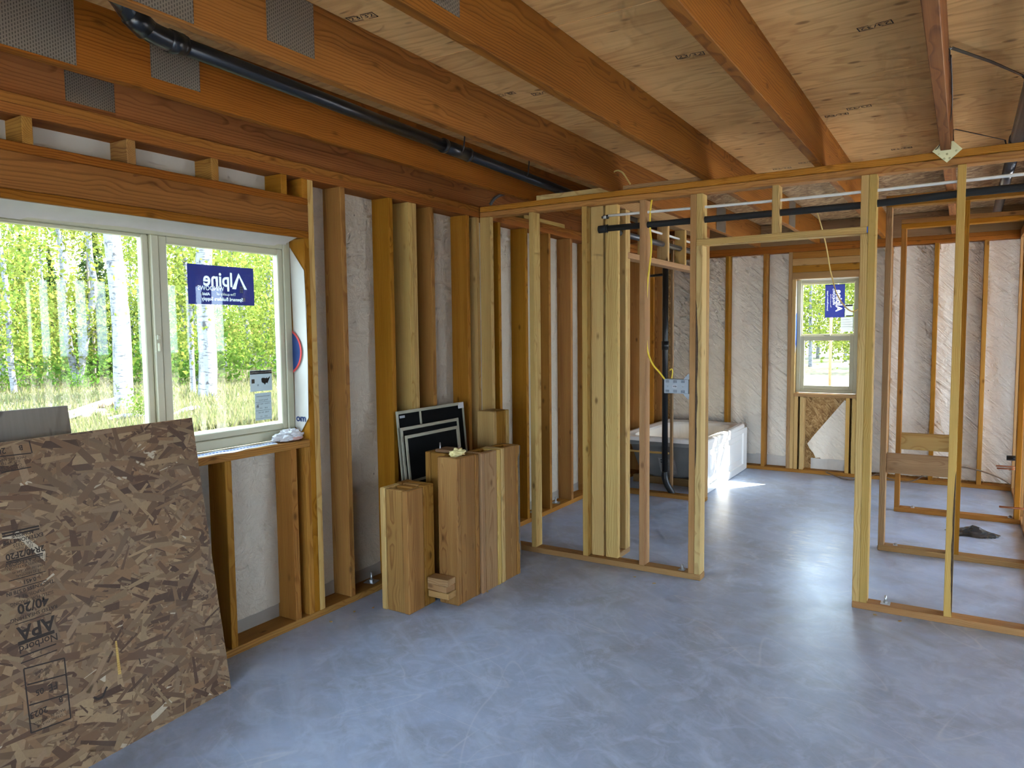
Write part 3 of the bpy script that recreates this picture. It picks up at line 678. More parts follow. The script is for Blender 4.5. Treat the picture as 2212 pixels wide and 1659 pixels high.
# paper tape along the sill
V, F = [], []; n = 24
for i in range(n+1):
    y = 2.02+.55*i/n; x0 = -.100; x1 = -.012-.012*math.sin(i*.4); z = 1.0015+.0015*math.sin(i*.9)
    V += [(x0, y, z+.003), ((x0+x1)/2, y-.02, z+.001), (x1, y-.045, z)]
for i in range(n):
    for k in range(2): q = i*3+k; F.append((q, q+1, q+4, q+3))
tp = mesh_obj('flashing_tape', V, F, PAPER, wl, smooth=True)
for i in range(26):
    y = 2.03+i*.0195
    mesh_obj('tape_print', [(-.052, y, 1.0058), (-.052, y+.013, 1.0058), (-.040, y+.008, 1.0050), (-.040, y-.005, 1.0050)], [(0, 1, 2, 3)], BLUEP, tp)

# ------------------------------------------------------------------ window_2: single-hung in the back wall
w2 = empty('window_2'); tag(w2, 'narrow almond single-hung window in the far wall', 'window', kind='structure')
def barb(name, parent, x0, x1, z0, z1, y0=8.372, y1=8.43, mat=VINYL): return board(name, parent, x0, x1, y0, y1, z0, z1, mat, bev=.003)
barb('frame_jamb', w2, 1.442, 1.482, .874, 2.088); barb('frame_jamb', w2, 2.010, 2.048, .874, 2.088); barb('frame_rail', w2, 1.482, 2.010, .874, .910); barb('frame_rail', w2, 1.482, 2.010, 2.048, 2.088)
def sashb(x0, x1, z0, z1, y0, y1, wd, wb_, wt_):
    s = empty('sash', ((x0+x1)/2, (y0+y1)/2, z0), parent=w2)
    barb('stile', s, x0, x0+wd, z0, z1, y0, y1); barb('stile', s, x1-wd, x1, z0, z1, y0, y1)
    barb('rail', s, x0+wd, x1-wd, z0, z0+wb_, y0, y1); barb('rail', s, x0+wd, x1-wd, z1-wt_, z1, y0, y1)
    board('pane', s, x0+wd-.003, x1-wd+.003, (y0+y1)/2-.002, (y0+y1)/2+.002, z0+wb_-.003, z1-wt_+.003, GLASS, bev=0)
sashb(1.482, 2.010, 1.482, 2.048, 8.404, 8.430, .010, .026, .010); sashb(1.482, 2.010, .910, 1.490, 8.376, 8.402, .040, .042, .055)
lk2 = barb('sash_lock', w2, 1.715, 1.78, 1.490, 1.505, 8.375, 8.396)
YS = 8.4135
def inq(name, x0, x1, z0, z1, y, mat, parent): return board(name, parent, x0, x1, y, y+.0004, z0, z1, mat, bev=0)
sb = empty('blue_sticker', (1.81, YS, 1.85), parent=w2); sb['label'] = 'blue window-maker sticker turned on its side'
blue2 = inq('sticker_film', 1.716, 1.910, 1.682, 2.032, YS, BLUEFILM, sb)
def btext(body, size, x, z, mat, parent, bold=0.0, y=None):
    return text('lettering', body, size, mat, parent, frame_matrix((0, 0, 1), (1, 0, 0), Vector((x, YS-.0008 if y is None else y, z))-wloc(parent)), 'CENTER', bold)
btext('Alpine', .088, 1.850, 1.860, WHITEFILM, sb, .002); btext('WINDOWS', .034, 1.800, 1.90, WHITEFILM, sb); btext('The quality of Alside', .017, 1.772, 1.86, WHITEFILM, sb); btext('Spenard Builders Supply', .022, 1.742, 1.86, WHITEFILM, sb)
bpy.context.view_layer.update(); CUTN = Vector((0, 1, 0)); cut_film(blue2, [o for o in sb.children if o.name.startswith('lettering')])
sb2 = empty('rating_sticker', (1.94, YS, 1.63), parent=w2)
inq('sticker_film', 1.914, 1.990, 1.690, 1.815, YS, WHITEFILM, sb2); inq('sticker_film', 1.874, 1.998, 1.530, 1.683, YS, WHITEFILM, sb2); inq('title_bar', 1.916, 1.988, 1.798, 1.812, YS-.0008, BLACKP, sb2); inq('title_bar', 1.925, 1.996, 1.690, 1.700, YS-.0008, BLACKP, sb2)
for k, z in enumerate((1.655, 1.63, 1.605, 1.58)): inq('rule_line', 1.890, 1.960+.01*k, z, z+.003, YS-.0008, GREYBOX, sb2)
mesh_obj('housewrap_head_flap', [(1.46, 8.31, 2.0955), (2.05, 8.31, 2.0955), (2.05, 8.37, 2.086), (1.70, 8.365, 2.075), (1.60, 8.36, 2.055), (1.50, 8.368, 2.085)], [(0, 1, 2, 3, 4, 5)], FABRIC, wb)
mesh_obj('housewrap_jamb_flap', [(1.4395, 8.31, 2.08), (1.4395, 8.37, 2.08), (1.445, 8.366, 1.7), (1.4395, 8.36, 1.35), (1.4395, 8.305, 1.30), (1.441, 8.30, 1.7)], [(0, 1, 2, 3, 4, 5)], FABRIC, wb)
mesh_obj('blue_wrap_strip', [(1.4415, 8.305, 1.72), (1.4435, 8.365, 1.74), (1.4435, 8.365, 1.36), (1.4415, 8.31, 1.40)], [(0, 1, 2, 3)], BLUEP, wb)
# ================================================================== THINGS
def thing(name, loc, label, cat, group=None, rot=(0, 0, 0)):
    o = empty(name, loc, rot); tag(o, label, cat, group); return o

# ---- the big strand-board sheet leaning under the window -----------------
BRp = Vector((.266, 1.989, .0)); tv = Vector((.08536, -.99635, 0)); uv = Vector((-.14727, -.01262, .98902)); nv = -tv.cross(uv)
nv = tv.cross(uv) * -1
if nv.x < 0: nv = -nv
sheet = empty('strand_board_sheet'); tag(sheet, 'large stamped strand board sheet leaning below the window in the foreground', 'board')
# local x runs right-to-left in the picture, local y up the sheet, local z out of the back
bx_, by_ = tv, uv; bz_ = tv.cross(uv)
m = Matrix((bx_, by_, bz_)).transposed().to_4x4(); m.translation = BRp; sheet.matrix_world = m
FR = 1 if bz_.x > 0 else -1            # which way the face towards the room lies along local z
SW, SH, STH = 1.55, 1.217, .0115
OSB_CORE = plain('strand_board_core', (.27, .175, .10), .75, .2, var=.25, scale=60)
def strand_mat():
    t = NT('wood_strands'); a = t('Attribute', attribute_name='Col').outputs['Color']; tc = t('TexCoord').outputs['Object']
    n = t.noise(t.vmul(tc, (90., 90., 1.)), 1.0, 4, .6).outputs[0]
    st = t.noise(tc, 3.0, 3, .6).outputs[0]
    c = t.mix(t.math('MULTIPLY', n, .45), a, (.12, .07, .04)); c = t.mix(t.ramp(st, [(.45, 0.0), (.8, .35)]), c, (.16, .12, .09))
    return t.finish(c, .6, .3, t.bump(n, .25, .001))
STRAND = strand_mat()
board('panel_core', None, 0, SW, 0, SH, 0, STH, OSB_CORE, axis='x', bev=.001)
core = [o for o in COL.objects if o.name.startswith('panel_core')][-1]; core.parent = sheet; core.location = (SW/2, SH/2, -FR*STH/2)
pal = np.array([(.36, .235, .135), (.30, .18, .10), (.22, .125, .07), (.44, .30, .18), (.29, .19, .12), (.16, .085, .05), (.50, .36, .22), (.10, .05, .03), (.38, .26, .17), (.25, .155, .09), (.34, .20, .11)])
NS = 5200
V = np.zeros((NS*4, 3)); C_ = np.zeros((NS*4, 4))
for i in range(NS):
    cx_, cy_ = rng.uniform(0, SW), rng.uniform(0, SH)
    big = rng.random() < .55; L = rng.uniform(.06, .15) if big else rng.uniform(.018, .06); Wd = rng.uniform(.012, .036) if big else rng.uniform(.003, .010)
    an = rng.normal(0.12, .55) if rng.random() < .8 else rng.uniform(0, PI)
    ca, sa = math.cos(an), math.sin(an); sk = rng.uniform(-.25, .25)*Wd*2
    q = np.array([(-L/2, -Wd/2), (L/2+sk, -Wd/2*rng.uniform(.3, 1)), (L/2, Wd/2*rng.uniform(.5, 1)), (-L/2+sk, Wd/2)])
    px = np.clip(cx_+q[:, 0]*ca-q[:, 1]*sa, .0005, SW-.0005); py = np.clip(cy_+q[:, 0]*sa+q[:, 1]*ca, .0005, SH-.0005)
    V[i*4:i*4+4, 0] = px; V[i*4:i*4+4, 1] = py; V[i*4:i*4+4, 2] = FR*(.0001+.0006*i/NS)
    c = pal[rng.integers(len(pal))]*rng.uniform(.50, .80)*np.array((1., .94, .80))
    if rng.random() < .012: c = np.array((.55, .46, .33))
    C_[i*4:i*4+4, :3] = c; C_[i*4:i*4+4, 3] = 1
me = bpy.data.meshes.new('wood_strands'); me.from_pydata(V.tolist(), [], [tuple(range(k*4, k*4+4)) for k in range(NS)])
at = me.color_attributes.new('Col', 'FLOAT_COLOR', 'POINT'); at.data.foreach_set('color', C_.ravel()); me.materials.append(STRAND)
so = bpy.data.objects.new('wood_strands', me); link(so, sheet); so['kind'] = 'stuff'
ZP = FR*.0010
def st_text(body, size, x, y, bold=0.0, sx=1.0, mat=INK, align='CENTER'):
    # upside-down print: letters run to the right edge of the sheet turned by half a turn
    mw = frame_matrix((1, 0, 0) if FR < 0 else (1, 0, 0), (0, -1, 0), (x, y, ZP))
    return text('printed_stamp', body, size, mat, sheet, mw, align, bold, sx)
def st_line(x0, y0, x1, y1, w=.004, mat=INK):
    d = Vector((x1-x0, y1-y0, 0)); p = Vector((-d.y, d.x, 0)).normalized()*w/2
    return mesh_obj('printed_rule', [Vector((x0, y0, ZP))-p, Vector((x1, y1, ZP))-p, Vector((x1, y1, ZP))+p, Vector((x0, y0, ZP))+p], [(0, 1, 2, 3)], mat, sheet)
xm = .760
for b, s, y, bo in (('EXTERIOR TYPE', .019, .872, .0004), ('ADHESIVE', .017, .889, .0004), ('CSA O325', .017, .856, 0), ('10.9 mm', .017, .842, 0), ('2R40/2F20', .030, .823, .0008),
                    ('THICKNESS CATEGORY', .013, .781, 0), ('7/16 CATEGORY', .020, .795, 0), ('PRP-108  HUD-UM-40', .011, .765, 0), ('15/32 NOMINAL', .012, .750, 0), ('0.451', .020, .724, .0004), ('THICKNESS 0.578 IN', .018, .698, .0003),
                    ('EXPOSURE 1', .016, .678, 0), ('SIZED FOR SPACING', .016, .660, 0), ('40/20', .046, .638, .0012), ('RATED SHEATHING', .018, .606, .0002), ('APA', .068, .556, .0018), ('Norbord', .036, .502, .0004),
                    ('N MILL 0381', .012, .405, 0), ('LOT  A', .012, .388, 0), ('MADE IN CANADA', .013, .240, 0), ('STRENGTH AXIS', .012, .226, 0)):
    st_text(b, s, xm, y, bo)
st_text('FE', .034, .735, .336, .0004); st_text('05', .028, .780, .338, .0006); st_text('2023', .030, .793, .270, .0006); st_text('B', .026, .715, .281, .0006)
for y, w in ((.905, .006), (.895, .006), (.806, .005), (.800, .003), (.741, .003), (.710, .003), (.590, .003), (.523, .012), (.478, .005), (.456, .004)): st_line(.826, y, .703, y-.002, w)
st_line(.820, .434, .683, .416, .005); st_line(.817, .377, .683, .357, .005); st_line(.820, .307, .690, .288, .005); st_line(.826, .214, .691, .200, .005)
st_line(.820, .434, .826, .214, .005); st_line(.683, .416, .691, .200, .005)
st_line(.796, 1.169, .693, 1.165, .004); st_line(.694, 1.21, .690, 1.165, .004); st_line(.80, 1.113, .70, 1.116, .004)
for b, y in (('MADE IN CANADA', 1.155), ('SIZE UP TO', 1.143), ('CANADA 2R', 1.131), ('THIS SIDE DOWN', 1.120)): st_text(b, .0125, .765, y)
st_text('20', .03, .79, 1.188, .0004); st_text('B', .025, .725, 1.190, .0004)
# an offset sliver of bright strand and a marker scrawl
mesh_obj('pale_strand', [(.483, .402, ZP), (.490, .402, ZP), (.497, .275, ZP), (.484, .273, ZP)], [(0, 1, 2, 3)], W_PALE, sheet)
for a in (((.600, .235), (.588, .222), (.566, .222), (.552, .243), (.545, .250)), ((.405, .300), (.402, .287), (.404, .276))):
    for p, q in zip(a[:-1], a[1:]): st_line(*p, *q, .008 if a[0][0] > .5 else .004)

# ---- grey plywood scrap behind it ------------------------------------------
PLYG = plywood('weathered_plywood', (.22, .20, .17), (.135, .115, .09))
g = empty('plywood_offcut', (.205, 1.20, 0.0)); tag(g, 'weathered grey plywood board propped behind the strand board at the window', 'board')
lean = math.atan2(.245, 1.295); g.rotation_euler = (0, -lean, 0)
o = board('panel', None, -.006, .006, -.034, .312, 0, 1.318, PLYG, axis='z'); o.parent = g

# ---- boxed timber posts ------------------------------------------------------
INFILL = plain('post_infill', (.26, .15, .07), .9, .1, var=.3, scale=40)
def boxpost(label, x0, x1, y0, y1, h, orient, mats=(W_BOX,)*4, top=None):
    r = thing('timber_post', ((x0+x1)/2, (y0+y1)/2, 0), label, 'post', 'short boxed timber posts stacked by the left wall')
    t = .038; e = .002
    if orient == 'x':
        board('plank', r, x0, x0+t, y0, y1, 0, h, mats[0], bev=.005); board('plank', r, x1-t, x1, y0, y1, 0, h-.004, mats[1], bev=.005)
        board('plank', r, x0+t+e, x1-t-e, y0+.004, y0+t+.004, 0, h-.003, mats[2], bev=.005); board('plank', r, x0+t+e, x1-t-e, y1-t-.004, y1-.004, 0, h-.002, mats[3], bev=.005)
    else:
        board('plank', r, x0, x1, y0, y0+t, 0, h, mats[0], bev=.005); board('plank', r, x0, x1, y1-t, y1, 0, h-.004, mats[1], bev=.005)
        board('plank', r, x1-t-.004, x1-.003, y0+t+e, y1-t-e, 0, h-.003, mats[2], bev=.005); board('plank', r, x0+.003, x0+t+.003, y0+t+e, y1-t-e, 0, h-.002, mats[3], bev=.005)
    board('infill', r, x0+t+.002, x1-t-.002, y0+t+.003, y1-t-.003, 0, h-.022, INFILL)
    return r
b1 = boxpost('low boxed post at the near left end of the stack, knot at its foot', .211, .413, 3.038, 3.178, .700, 'x', (W_PALE, W_BOX, W_BOX, W_BOX))
b2 = boxpost('low boxed post tucked behind the nearest one, same height', .211, .411, 3.184, 3.322-.044, .705, 'x')
b3 = boxpost('tall boxed post with yellow insulation poking out of its top', .434, .572, 3.284, 3.508, .856, 'y', (W_BOX, W_BOX, W_BOX, W_BOX))
b4 = boxpost('tall reddish boxed post in the middle of the front row', .446, .584, 3.516, 3.728, .852, 'y', (W_PINK, W_PALE, W_PINK, W_BOX))
b5 = boxpost('tall boxed post at the right end of the row, bark on its edge', .446, .584, 3.736, 3.952, .850, 'y', (W_PALE, W_BOX, W_BOX, W_BOX))
b6 = boxpost('boxed post behind the front row with bolts sticking out', .232, .428, 3.425, 3.565, .850, 'x')
b7 = boxpost('tallest pale boxed post standing by the wall studs', .160, .300, 4.087, 4.285, 1.030, 'y', (W_PALE, W_PALE, W_BOX, W_PALE))
# strip of bark along the last post
V, F = [], []
for i in range(31):
    z = .12+.72*i/30; w = .010*(1 if 3 < i < 28 else .3)*(1+.5*noise.noise(Vector((z*9, 1, 1))))
    V += [(.5845, 3.952-w*2.2, z), (.588, 3.954-w, z), (.580, 3.956, z)]
for i in range(30):
    for k in range(2): q = i*3+k; F.append((q, q+1, q+4, q+3))
mesh_obj('bark_strip', [Vector(v)-wloc(b5) for v in V], F, plain('grey_bark', (.13, .11, .09), .9, .1, var=.4, scale=50), b5)
# yellow insulation tuft
bm = bmesh.new(); bmesh.ops.create_icosphere(bm, subdivisions=4, radius=1)
for v in bm.verts:
    n_ = noise.noise(v.co*2.3)*.5+noise.noise(v.co*6)*.35
    v.co = Vector((v.co.x*.030, v.co.y*.055, v.co.z*.024))*(1+n_) + Vector((.505, 3.385, .868)) - wloc(b3)
bm_obj('insulation_tuft', bm, FOAMY, b3, True)
tube('anchor_bolt', [(.315, 3.47, .84), (.315, 3.47, .905)], .004, STEEL, b6, 8); tube('anchor_bolt', [(.40, 3.53, .84), (.405, 3.55, .885)], .004, STEEL, b6, 8)
bmq = board('plate_scrap', b6, .300, .425, 3.44, 3.55, .851, .869, W_DARK)

# ---- three offcuts nailed in a little stack against the tall post --------------
for k, (dx, dy, rot) in enumerate(((.004, .0, .03), (-.004, .002, -.06), (.002, -.003, .05))):
    r = thing('lumber_offcut', (.486+dx, 3.238+dy, .060+.0385*k), ('bottom', 'middle', 'top')[k]+' of the three short offcuts stacked against the posts', 'wood scrap', 'offcuts stacked at the foot of the posts', (0, 0, rot))
    o = board('block', None, -.070, .070, -.040, .040, 0, .037, W_PINK, axis='x'); o.parent = r

# ---- insect screens leaning on the studs ----------------------------------------
def screen(label, y0, y1, xt, zt, xb, mull=None, rail=None, fwid=.020, tabs=False):
    L = math.hypot(xt-xb, zt); a = math.atan2(xb-xt, zt)
    r = thing('window_screen', (xb, y0, 0.0), label, 'window screen', 'insect screens leaning on the left wall', (0, -a, 0))
    W_ = y1-y0; th = .009
    def fb(nm, ya, yb, za, zb, mat=VINYL2, d=th):
        o = board(nm, None, -d/2, d/2, ya, yb, za, zb, mat, bev=.002 if mat is VINYL2 else 0); o.parent = r; return o
    fb('stile', 0, fwid, 0, L); fb('stile', W_-fwid, W_, 0, L); fb('rail', fwid, W_-fwid, 0, fwid); fb('rail', fwid, W_-fwid, L-fwid, L)
    if mull: fb('mullion', mull, mull+.018, fwid, L-fwid)
    if rail: fb('crossbar', fwid, W_-fwid, rail, rail+.016)
    fb('mesh', fwid-.002, W_-fwid+.002, fwid-.002, L-fwid+.002, MESHM, .0012)
    if tabs:
        fb('corner_label', W_-.062, W_-.004, L-.042, L-.004, PAPER, .011); fb('pull_tab', .03, .075, L-.045, L-.03, GREYBOX, .011)
    return r
screen('largest insect screen with an upright bar, rearmost of three', 3.393, 4.100, .036, 1.086, .135, mull=.222, tabs=True)
screen('middle-sized insect screen between the other two', 3.375, 3.972, .085, .990, .180)
screen('smallest insect screen with a crossbar, frontmost of three', 3.387, 3.930, .110, .942, .207, rail=.655)

# ---- crumpled bag on the window sill ----------------------------------------------
bm = bmesh.new(); bmesh.ops.create_icosphere(bm, subdivisions=4, radius=1)
for v in bm.verts:
    n_ = noise.noise(v.co*2.1+Vector((3, 1, 2)))*.35+noise.noise(v.co*5)*.30+noise.noise(v.co*11)*.12
    p = v.co*(1+n_); v.co = Vector((p.x*.038, p.y*.088, max(-.55, p.z)*.036))
bag = bm_obj('crumpled_bag', bm, PAPER, None, False, (-.052, 2.628, 1.026)); tag(bag, 'crumpled white plastic bag on the right end of the window sill', 'bag')
bm = bmesh.new(); bmesh.ops.create_icosphere(bm, subdivisions=3, radius=1)
for v in bm.verts: v.co = Vector((v.co.x*.030, v.co.y*.06, v.co.z*.012))*(1+.3*noise.noise(v.co*3)) + Vector((.008, .03, -.012))
bm_obj('bag_contents', bm, PINKP, bag)

# ---- drain pipe between the ceiling joists ----------------------------------------
dp = empty('drain_pipe', (.60, 1.5, 2.58)); tag(dp, 'long black drain pipe with elbow between the ceiling joists', 'pipe')
zy = lambda y: 2.596-.0205*(y-1.58)
tube('pipe_run', [(.60, 1.60, zy(1.60)), (.60, 3.2, zy(3.2))], .030, ABS, dp, 20); tube('pipe_run', [(.60, 3.36, zy(3.36)), (.60, 6.35, zy(6.35))], .0295, ABS, dp, 20)
tube('coupling', [(.60, 3.17, zy(3.17)), (.60, 3.40, zy(3.40))], .0355, ABS, dp, 20)
for y in (3.17, 3.39): tube('coupling_ring', [(.60, y, zy(y)), (.60, y+.02, zy(y))], .038, ABS, dp, 20)
tube('elbow', smooth_path([(.60, 1.66, zy(1.62)), (.60, 1.585, zy(1.58)+.001), (.603, 1.52, 2.605), (.61, 1.46, 2.633), (.625, 1.42, 2.66)], 4), .036, ABS, dp, 20)
tube('elbow_hub', [(.60, 1.645, zy(1.645)), (.60, 1.595, zy(1.595))], .040, ABS, dp, 20); tube('elbow_hub', [(.603, 1.515, 2.604), (.612, 1.455, 2.634)], .040, ABS, dp, 20)
tube('pipe_riser', [(.615, 1.44, 2.64), (.66, 1.33, 2.699)], .030, ABS, dp, 20)
for y in (3.30, 3.99): tube('hanger', [(.66, y, ZJ1-.002), (.645, y, zy(y)+.005), (.632, y, zy(y)-.01)], .004, ABS, dp, 6)

# ---- grey flexible conduit over the corner ------------------------------------------
cd = tube('conduit', smooth_path([(.10, 4.38, 2.47), (.135, 4.40, 2.52), (.20, 4.44, 2.545), (.30, 4.55, 2.55)], 5), .011, GREYPIPE); tag(cd, 'short curved grey conduit above the corner of the partition', 'conduit')

# ---- foam-covered pipe and white water line in the partition --------------------------
fp = empty('insulated_pipe', (1.0, 4.433, 2.235)); tag(fp, 'black foam-covered pipe drilled level through the partition studs', 'pipe')
def zf(x): return 2.236 + (.0 if x < 2.5 else (x-2.5)*.03 if x < 3.0 else .015)
tube('pipe_run', [(x, 4.433, zf(x)) for x in (.985, 1.3, 1.6, 2.0, 2.5, 2.75, 3.0, 3.4, 6.8)], .0195, FOAM_BLK, fp, 20)
tube('end_coupling', [(.923, 4.433, 2.234), (.982, 4.433, 2.236)], .0245, FOAM_BLK, fp, 20)
tube('coupling_lip', [(.979, 4.433, 2.236), (.986, 4.433, 2.236)], .0265, ABS, fp, 20)
px_ = empty('water_line', (1.0, 4.433, 2.315)); tag(px_, 'thin white plastic water line above the black pipe in the partition', 'pipe')
tube('pipe_run', [(x, 4.433, 2.313+.006*math.sin(x*2.1)) for x in np.linspace(.985, 6.8, 30)], .0085, PEX, px_, 12)
tube('fitting', [(.953, 4.433, 2.311), (.988, 4.433, 2.3125)], .0115, plain('pex_fitting', (.55, .55, .52), .4), px_, 12); tube('clamp_ring', [(.979, 4.433, 2.312), (.990, 4.433, 2.3125)], .0135, ABS, px_, 12); tube('end_plug', [(.944, 4.433, 2.3105), (.953, 4.433, 2.311)], .008, ABS, px_, 12)
# pipes in the closet wall cripples
cp = empty('insulated_pipe', (.97, 5.4, 2.24)); tag(cp, 'shiny dark pipe running back through the closet wall cripples', 'pipe')
tube('pipe_run', [(.972, 4.60, 2.232), (.972, 6.46, 2.240)], .021, plain('dark_foil_foam', (.05, .05, .05), .32, .6), cp, 20)
cp2 = tube('water_line', [(.965, 4.60, 2.316), (.965, 6.46, 2.318)], .009, PEX, None, 12); tag(cp2, 'pale water line running back above the dark pipe in the closet wall', 'pipe')

# ---- vent stack by the bathtub ------------------------------------------------------------
vs = empty('vent_stack', (.63, 6.5, 0)); tag(vs, 'upright black plumbing stack beside the end of the bathtub', 'pipe')
tube('pipe_run', [(.632, 6.50, .20), (.630, 6.50, 2.70)], .027, ABS, vs, 20)
tube('coupling', [(.631, 6.50, 1.385), (.631, 6.50, 1.465)], .033, ABS, vs, 20)
tube('bend', smooth_path([(.632, 6.50, .24), (.632, 6.50, .19), (.650, 6.51, .12), (.69, 6.53, .04), (.70, 6.535, -.01)], 4), .031, ABS, vs, 20)
tube('side_branch', [(.485, 6.50, 2.074), (.62, 6.50, 2.080)], .012, ABS, vs, 12)

# ---- bathtub ------------------------------------------------------------------------------------
tub = thing('bathtub', (.49, 7.54, 0), 'white bathtub with panelled apron standing against the far wall', 'bathtub')
X0, X1, Y0, Y1, ZR = .012, .952, 6.775, 8.292, .505
def sup(cx_, cy_, a, b, k, n=48, e=3.2):
    an = 2*PI*k/n; c, s = math.cos(an), math.sin(an)
    return cx_+a*math.copysign(abs(c)**(2/e), c), cy_+b*math.copysign(abs(s)**(2/e), s)
def outer(k, n=48, inset=0.0, ch=.09):
    # rectangle with the far right corner cut
    x, y = sup((X0+X1)/2, (Y0+Y1)/2, (X1-X0)/2-inset, (Y1-Y0)/2-inset, k, n, 60)
    dx, dy = X1-inset-x, Y1-inset-y
    if dx+dy < ch: q = (ch-dx-dy)/2; x -= q; y -= q
    return x, y
cxm, cym = (X0+X1)/2, (Y0+Y1)/2; n = 48
rings = [[(*outer(k), ZR-.035) for k in range(n)], [(*outer(k), ZR) for k in range(n)], [(*outer(k, inset=.012), ZR+.010) for k in range(n)], [(*outer(k, inset=.045), ZR+.012) for k in range(n)]]
for a, b, z, e in ((.372, .655, ZR-.006, 5.0), (.360, .640, ZR-.030, 4.5), (.335, .60, ZR-.20, 4.0), (.30, .545, .14, 3.4), (.22, .45, .105, 3.0)):
    rings.append([(*sup(cxm-.012, cym, a, b, k, n, e), z) for k in range(n)])
V = [Vector(p)-wloc(tub) for r in rings for p in r] + [Vector((cxm, cym, .10))-wloc(tub)]; F = []
for i in range(len(rings)-1):
    for k in range(n): F.append((i*n+k, i*n+(k+1) % n, (i+1)*n+(k+1) % n, (i+1)*n+k))
l = (len(rings)-1)*n
for k in range(n): F.append((l+k, l+(k+1) % n, len(rings)*n))
mesh_obj('basin', V, F, TUBW, tub, smooth=False)
# panelled apron facing the room: stepped frame around two recessed fields
def panel_apron():
    bm = bmesh.new()
    xs_ = X1-.004; y0, y1, z0, z1 = Y0+.005, Y1-.07, .004, ZR-.032
    def ring(q0, q1): 
        for k in range(4): bm.faces.new([q0[k], q0[(k+1) % 4], q1[(k+1) % 4], q1[k]])
    def rect(a, b, c, d, x): return [bm.verts.new(Vector(p)-wloc(tub)) for p in ((x, a, c), (x, b, c), (x, b, d), (x, a, d))]
    o_ = rect(y0, y1, z0, z1, xs_); back = rect(y0, y1, z0, z1, xs_-.03); ring(back, o_)
    i0 = rect(y0+.09, y1-.09, z0+.07, z1-.05, xs_); ring(o_, i0)
    i1 = rect(y0+.10, y1-.10, z0+.08, z1-.06, xs_-.014); ring(i0, i1)
    i2 = rect(y0+.15, y1-.15, z0+.13, z1-.11, xs_-.014); ring(i1, i2)
    i3 = rect(y0+.162, y1-.162, z0+.142, z1-.122, xs_-.004); ring(i2, i3); bm.faces.new(i3)
    return bm
bm_obj('apron', panel_apron(), TUBW, tub)
board('apron_end_panel', tub, X1-.034, X1-.004, Y1-.069, Y1-.012, .004, ZR-.034, TUBW)
rings = []
for a, b, z, e in ((.405, .72, ZR-.036, 8.0), (.395, .70, ZR-.09, 5.0), (.37, .655, .26, 4.0), (.335, .60, .11, 3.6), (.27, .50, .07, 3.0)):
    rings.append([(*sup(cxm-.025, cym, a, b, k, n, e), z) for k in range(n)])
V = [Vector(p)-wloc(tub) for r in rings for p in r] + [Vector((cxm, cym, .068))-wloc(tub)]; F = []
for i in range(len(rings)-1):
    for k in range(n): F.append((i*n+k, i*n+(k+1) % n, (i+1)*n+(k+1) % n, (i+1)*n+k))
l = (len(rings)-1)*n
for k in range(n): F.append((l+k, l+(k+1) % n, len(rings)*n))
mesh_obj('shell_underside', V, F, TUBG, tub, smooth=True)
board('rim_flange', tub, X0+.004, X1-.006, Y0+.002, Y0+.020, ZR-.075, ZR-.034, TUBG)
for yy in (7.05, 8.0): board('foot_runner', tub, .10, .86, yy-.03, yy+.03, .0, .075, W_DARK)
lb = mesh_obj('maker_label', [Vector(p)-wloc(tub) for p in ((.43, 6.862, .30), (.60, 6.862, .29), (.62, 6.905, .13), (.45, 6.905, .12))], [(0, 1, 2, 3)], plain('shiny_label', (.30, .29, .28), .25, .5, var=.5, scale=25), tub)
for k in range(4):
    mesh_obj('label_print', [Vector(p)-wloc(tub) for p in ((.455, 6.862+.010*k, .285-.026*k), (.52+.04*(k % 2), 6.862+.010*k, .285-.026*k), (.52+.04*(k % 2), 6.864+.010*k, .275-.026*k), (.455, 6.864+.010*k, .275-.026*k))], [(0, 1, 2, 3)], BLACKP, lb)

# ---- grey switch box and yellow cable ---------------------------------------------------------
gb = thing('switch_box', (1.455, 4.43, 1.215), 'grey plastic triple switch box fixed to the doorway stud', 'switch box')
def gbar(nm, x0, x1, y0, y1, z0, z1, mat=GREYBOX, bev=.003): return board(nm, gb, x0, x1, y0, y1, z0, z1, mat, bev=bev)
gbar('box_body', 1.386, 1.545, 4.398, 4.462, 1.170, 1.260)
for i in range(3):
    for zz in (1.238, 1.176): gbar('knockout', 1.398+i*.050, 1.420+i*.050, 4.3945, 4.398, zz, zz+.016, plain('grey_knockout', (.20, .22, .24), .5) if i == 0 and zz > 1.2 else bpy.data.materials['grey_knockout'], .001)
    tube('screw', [(1.410+i*.050, 4.394, 1.215), (1.410+i*.050, 4.399, 1.215)], .0035, STEEL, gb, 8)
gbar('barcode_label', 1.444, 1.472, 4.3968, 4.398, 1.205, 1.224, PAPER, 0)
for i in range(6): gbar('barcode_stripe', 1.447+i*.004, 1.449+i*.004, 4.3962, 4.3968, 1.208, 1.221, BLACKP, 0)
for s in (1, -1):
    zc = 1.215+s*.045
    mesh_obj('mounting_ear', [Vector(p)-wloc(gb) for p in ((1.51, 4.400, zc), (1.552, 4.400, zc), (1.552, 4.400, zc+s*.036), (1.540, 4.400, zc+s*.034), (1.51, 4.41, zc), (1.552, 4.41, zc), (1.552, 4.41, zc+s*.036), (1.540, 4.41, zc+s*.034))],
             [(0, 1, 2, 3), (4, 5, 6, 7), (0, 1, 5, 4), (1, 2, 6, 5), (2, 3, 7, 6), (3, 0, 4, 7)], GREYBOX, gb)
yc = empty('yellow_cable', (1.28, 4.43, 1.3)); tag(yc, 'yellow electrical cable hanging down the partition into the switch box', 'cable')
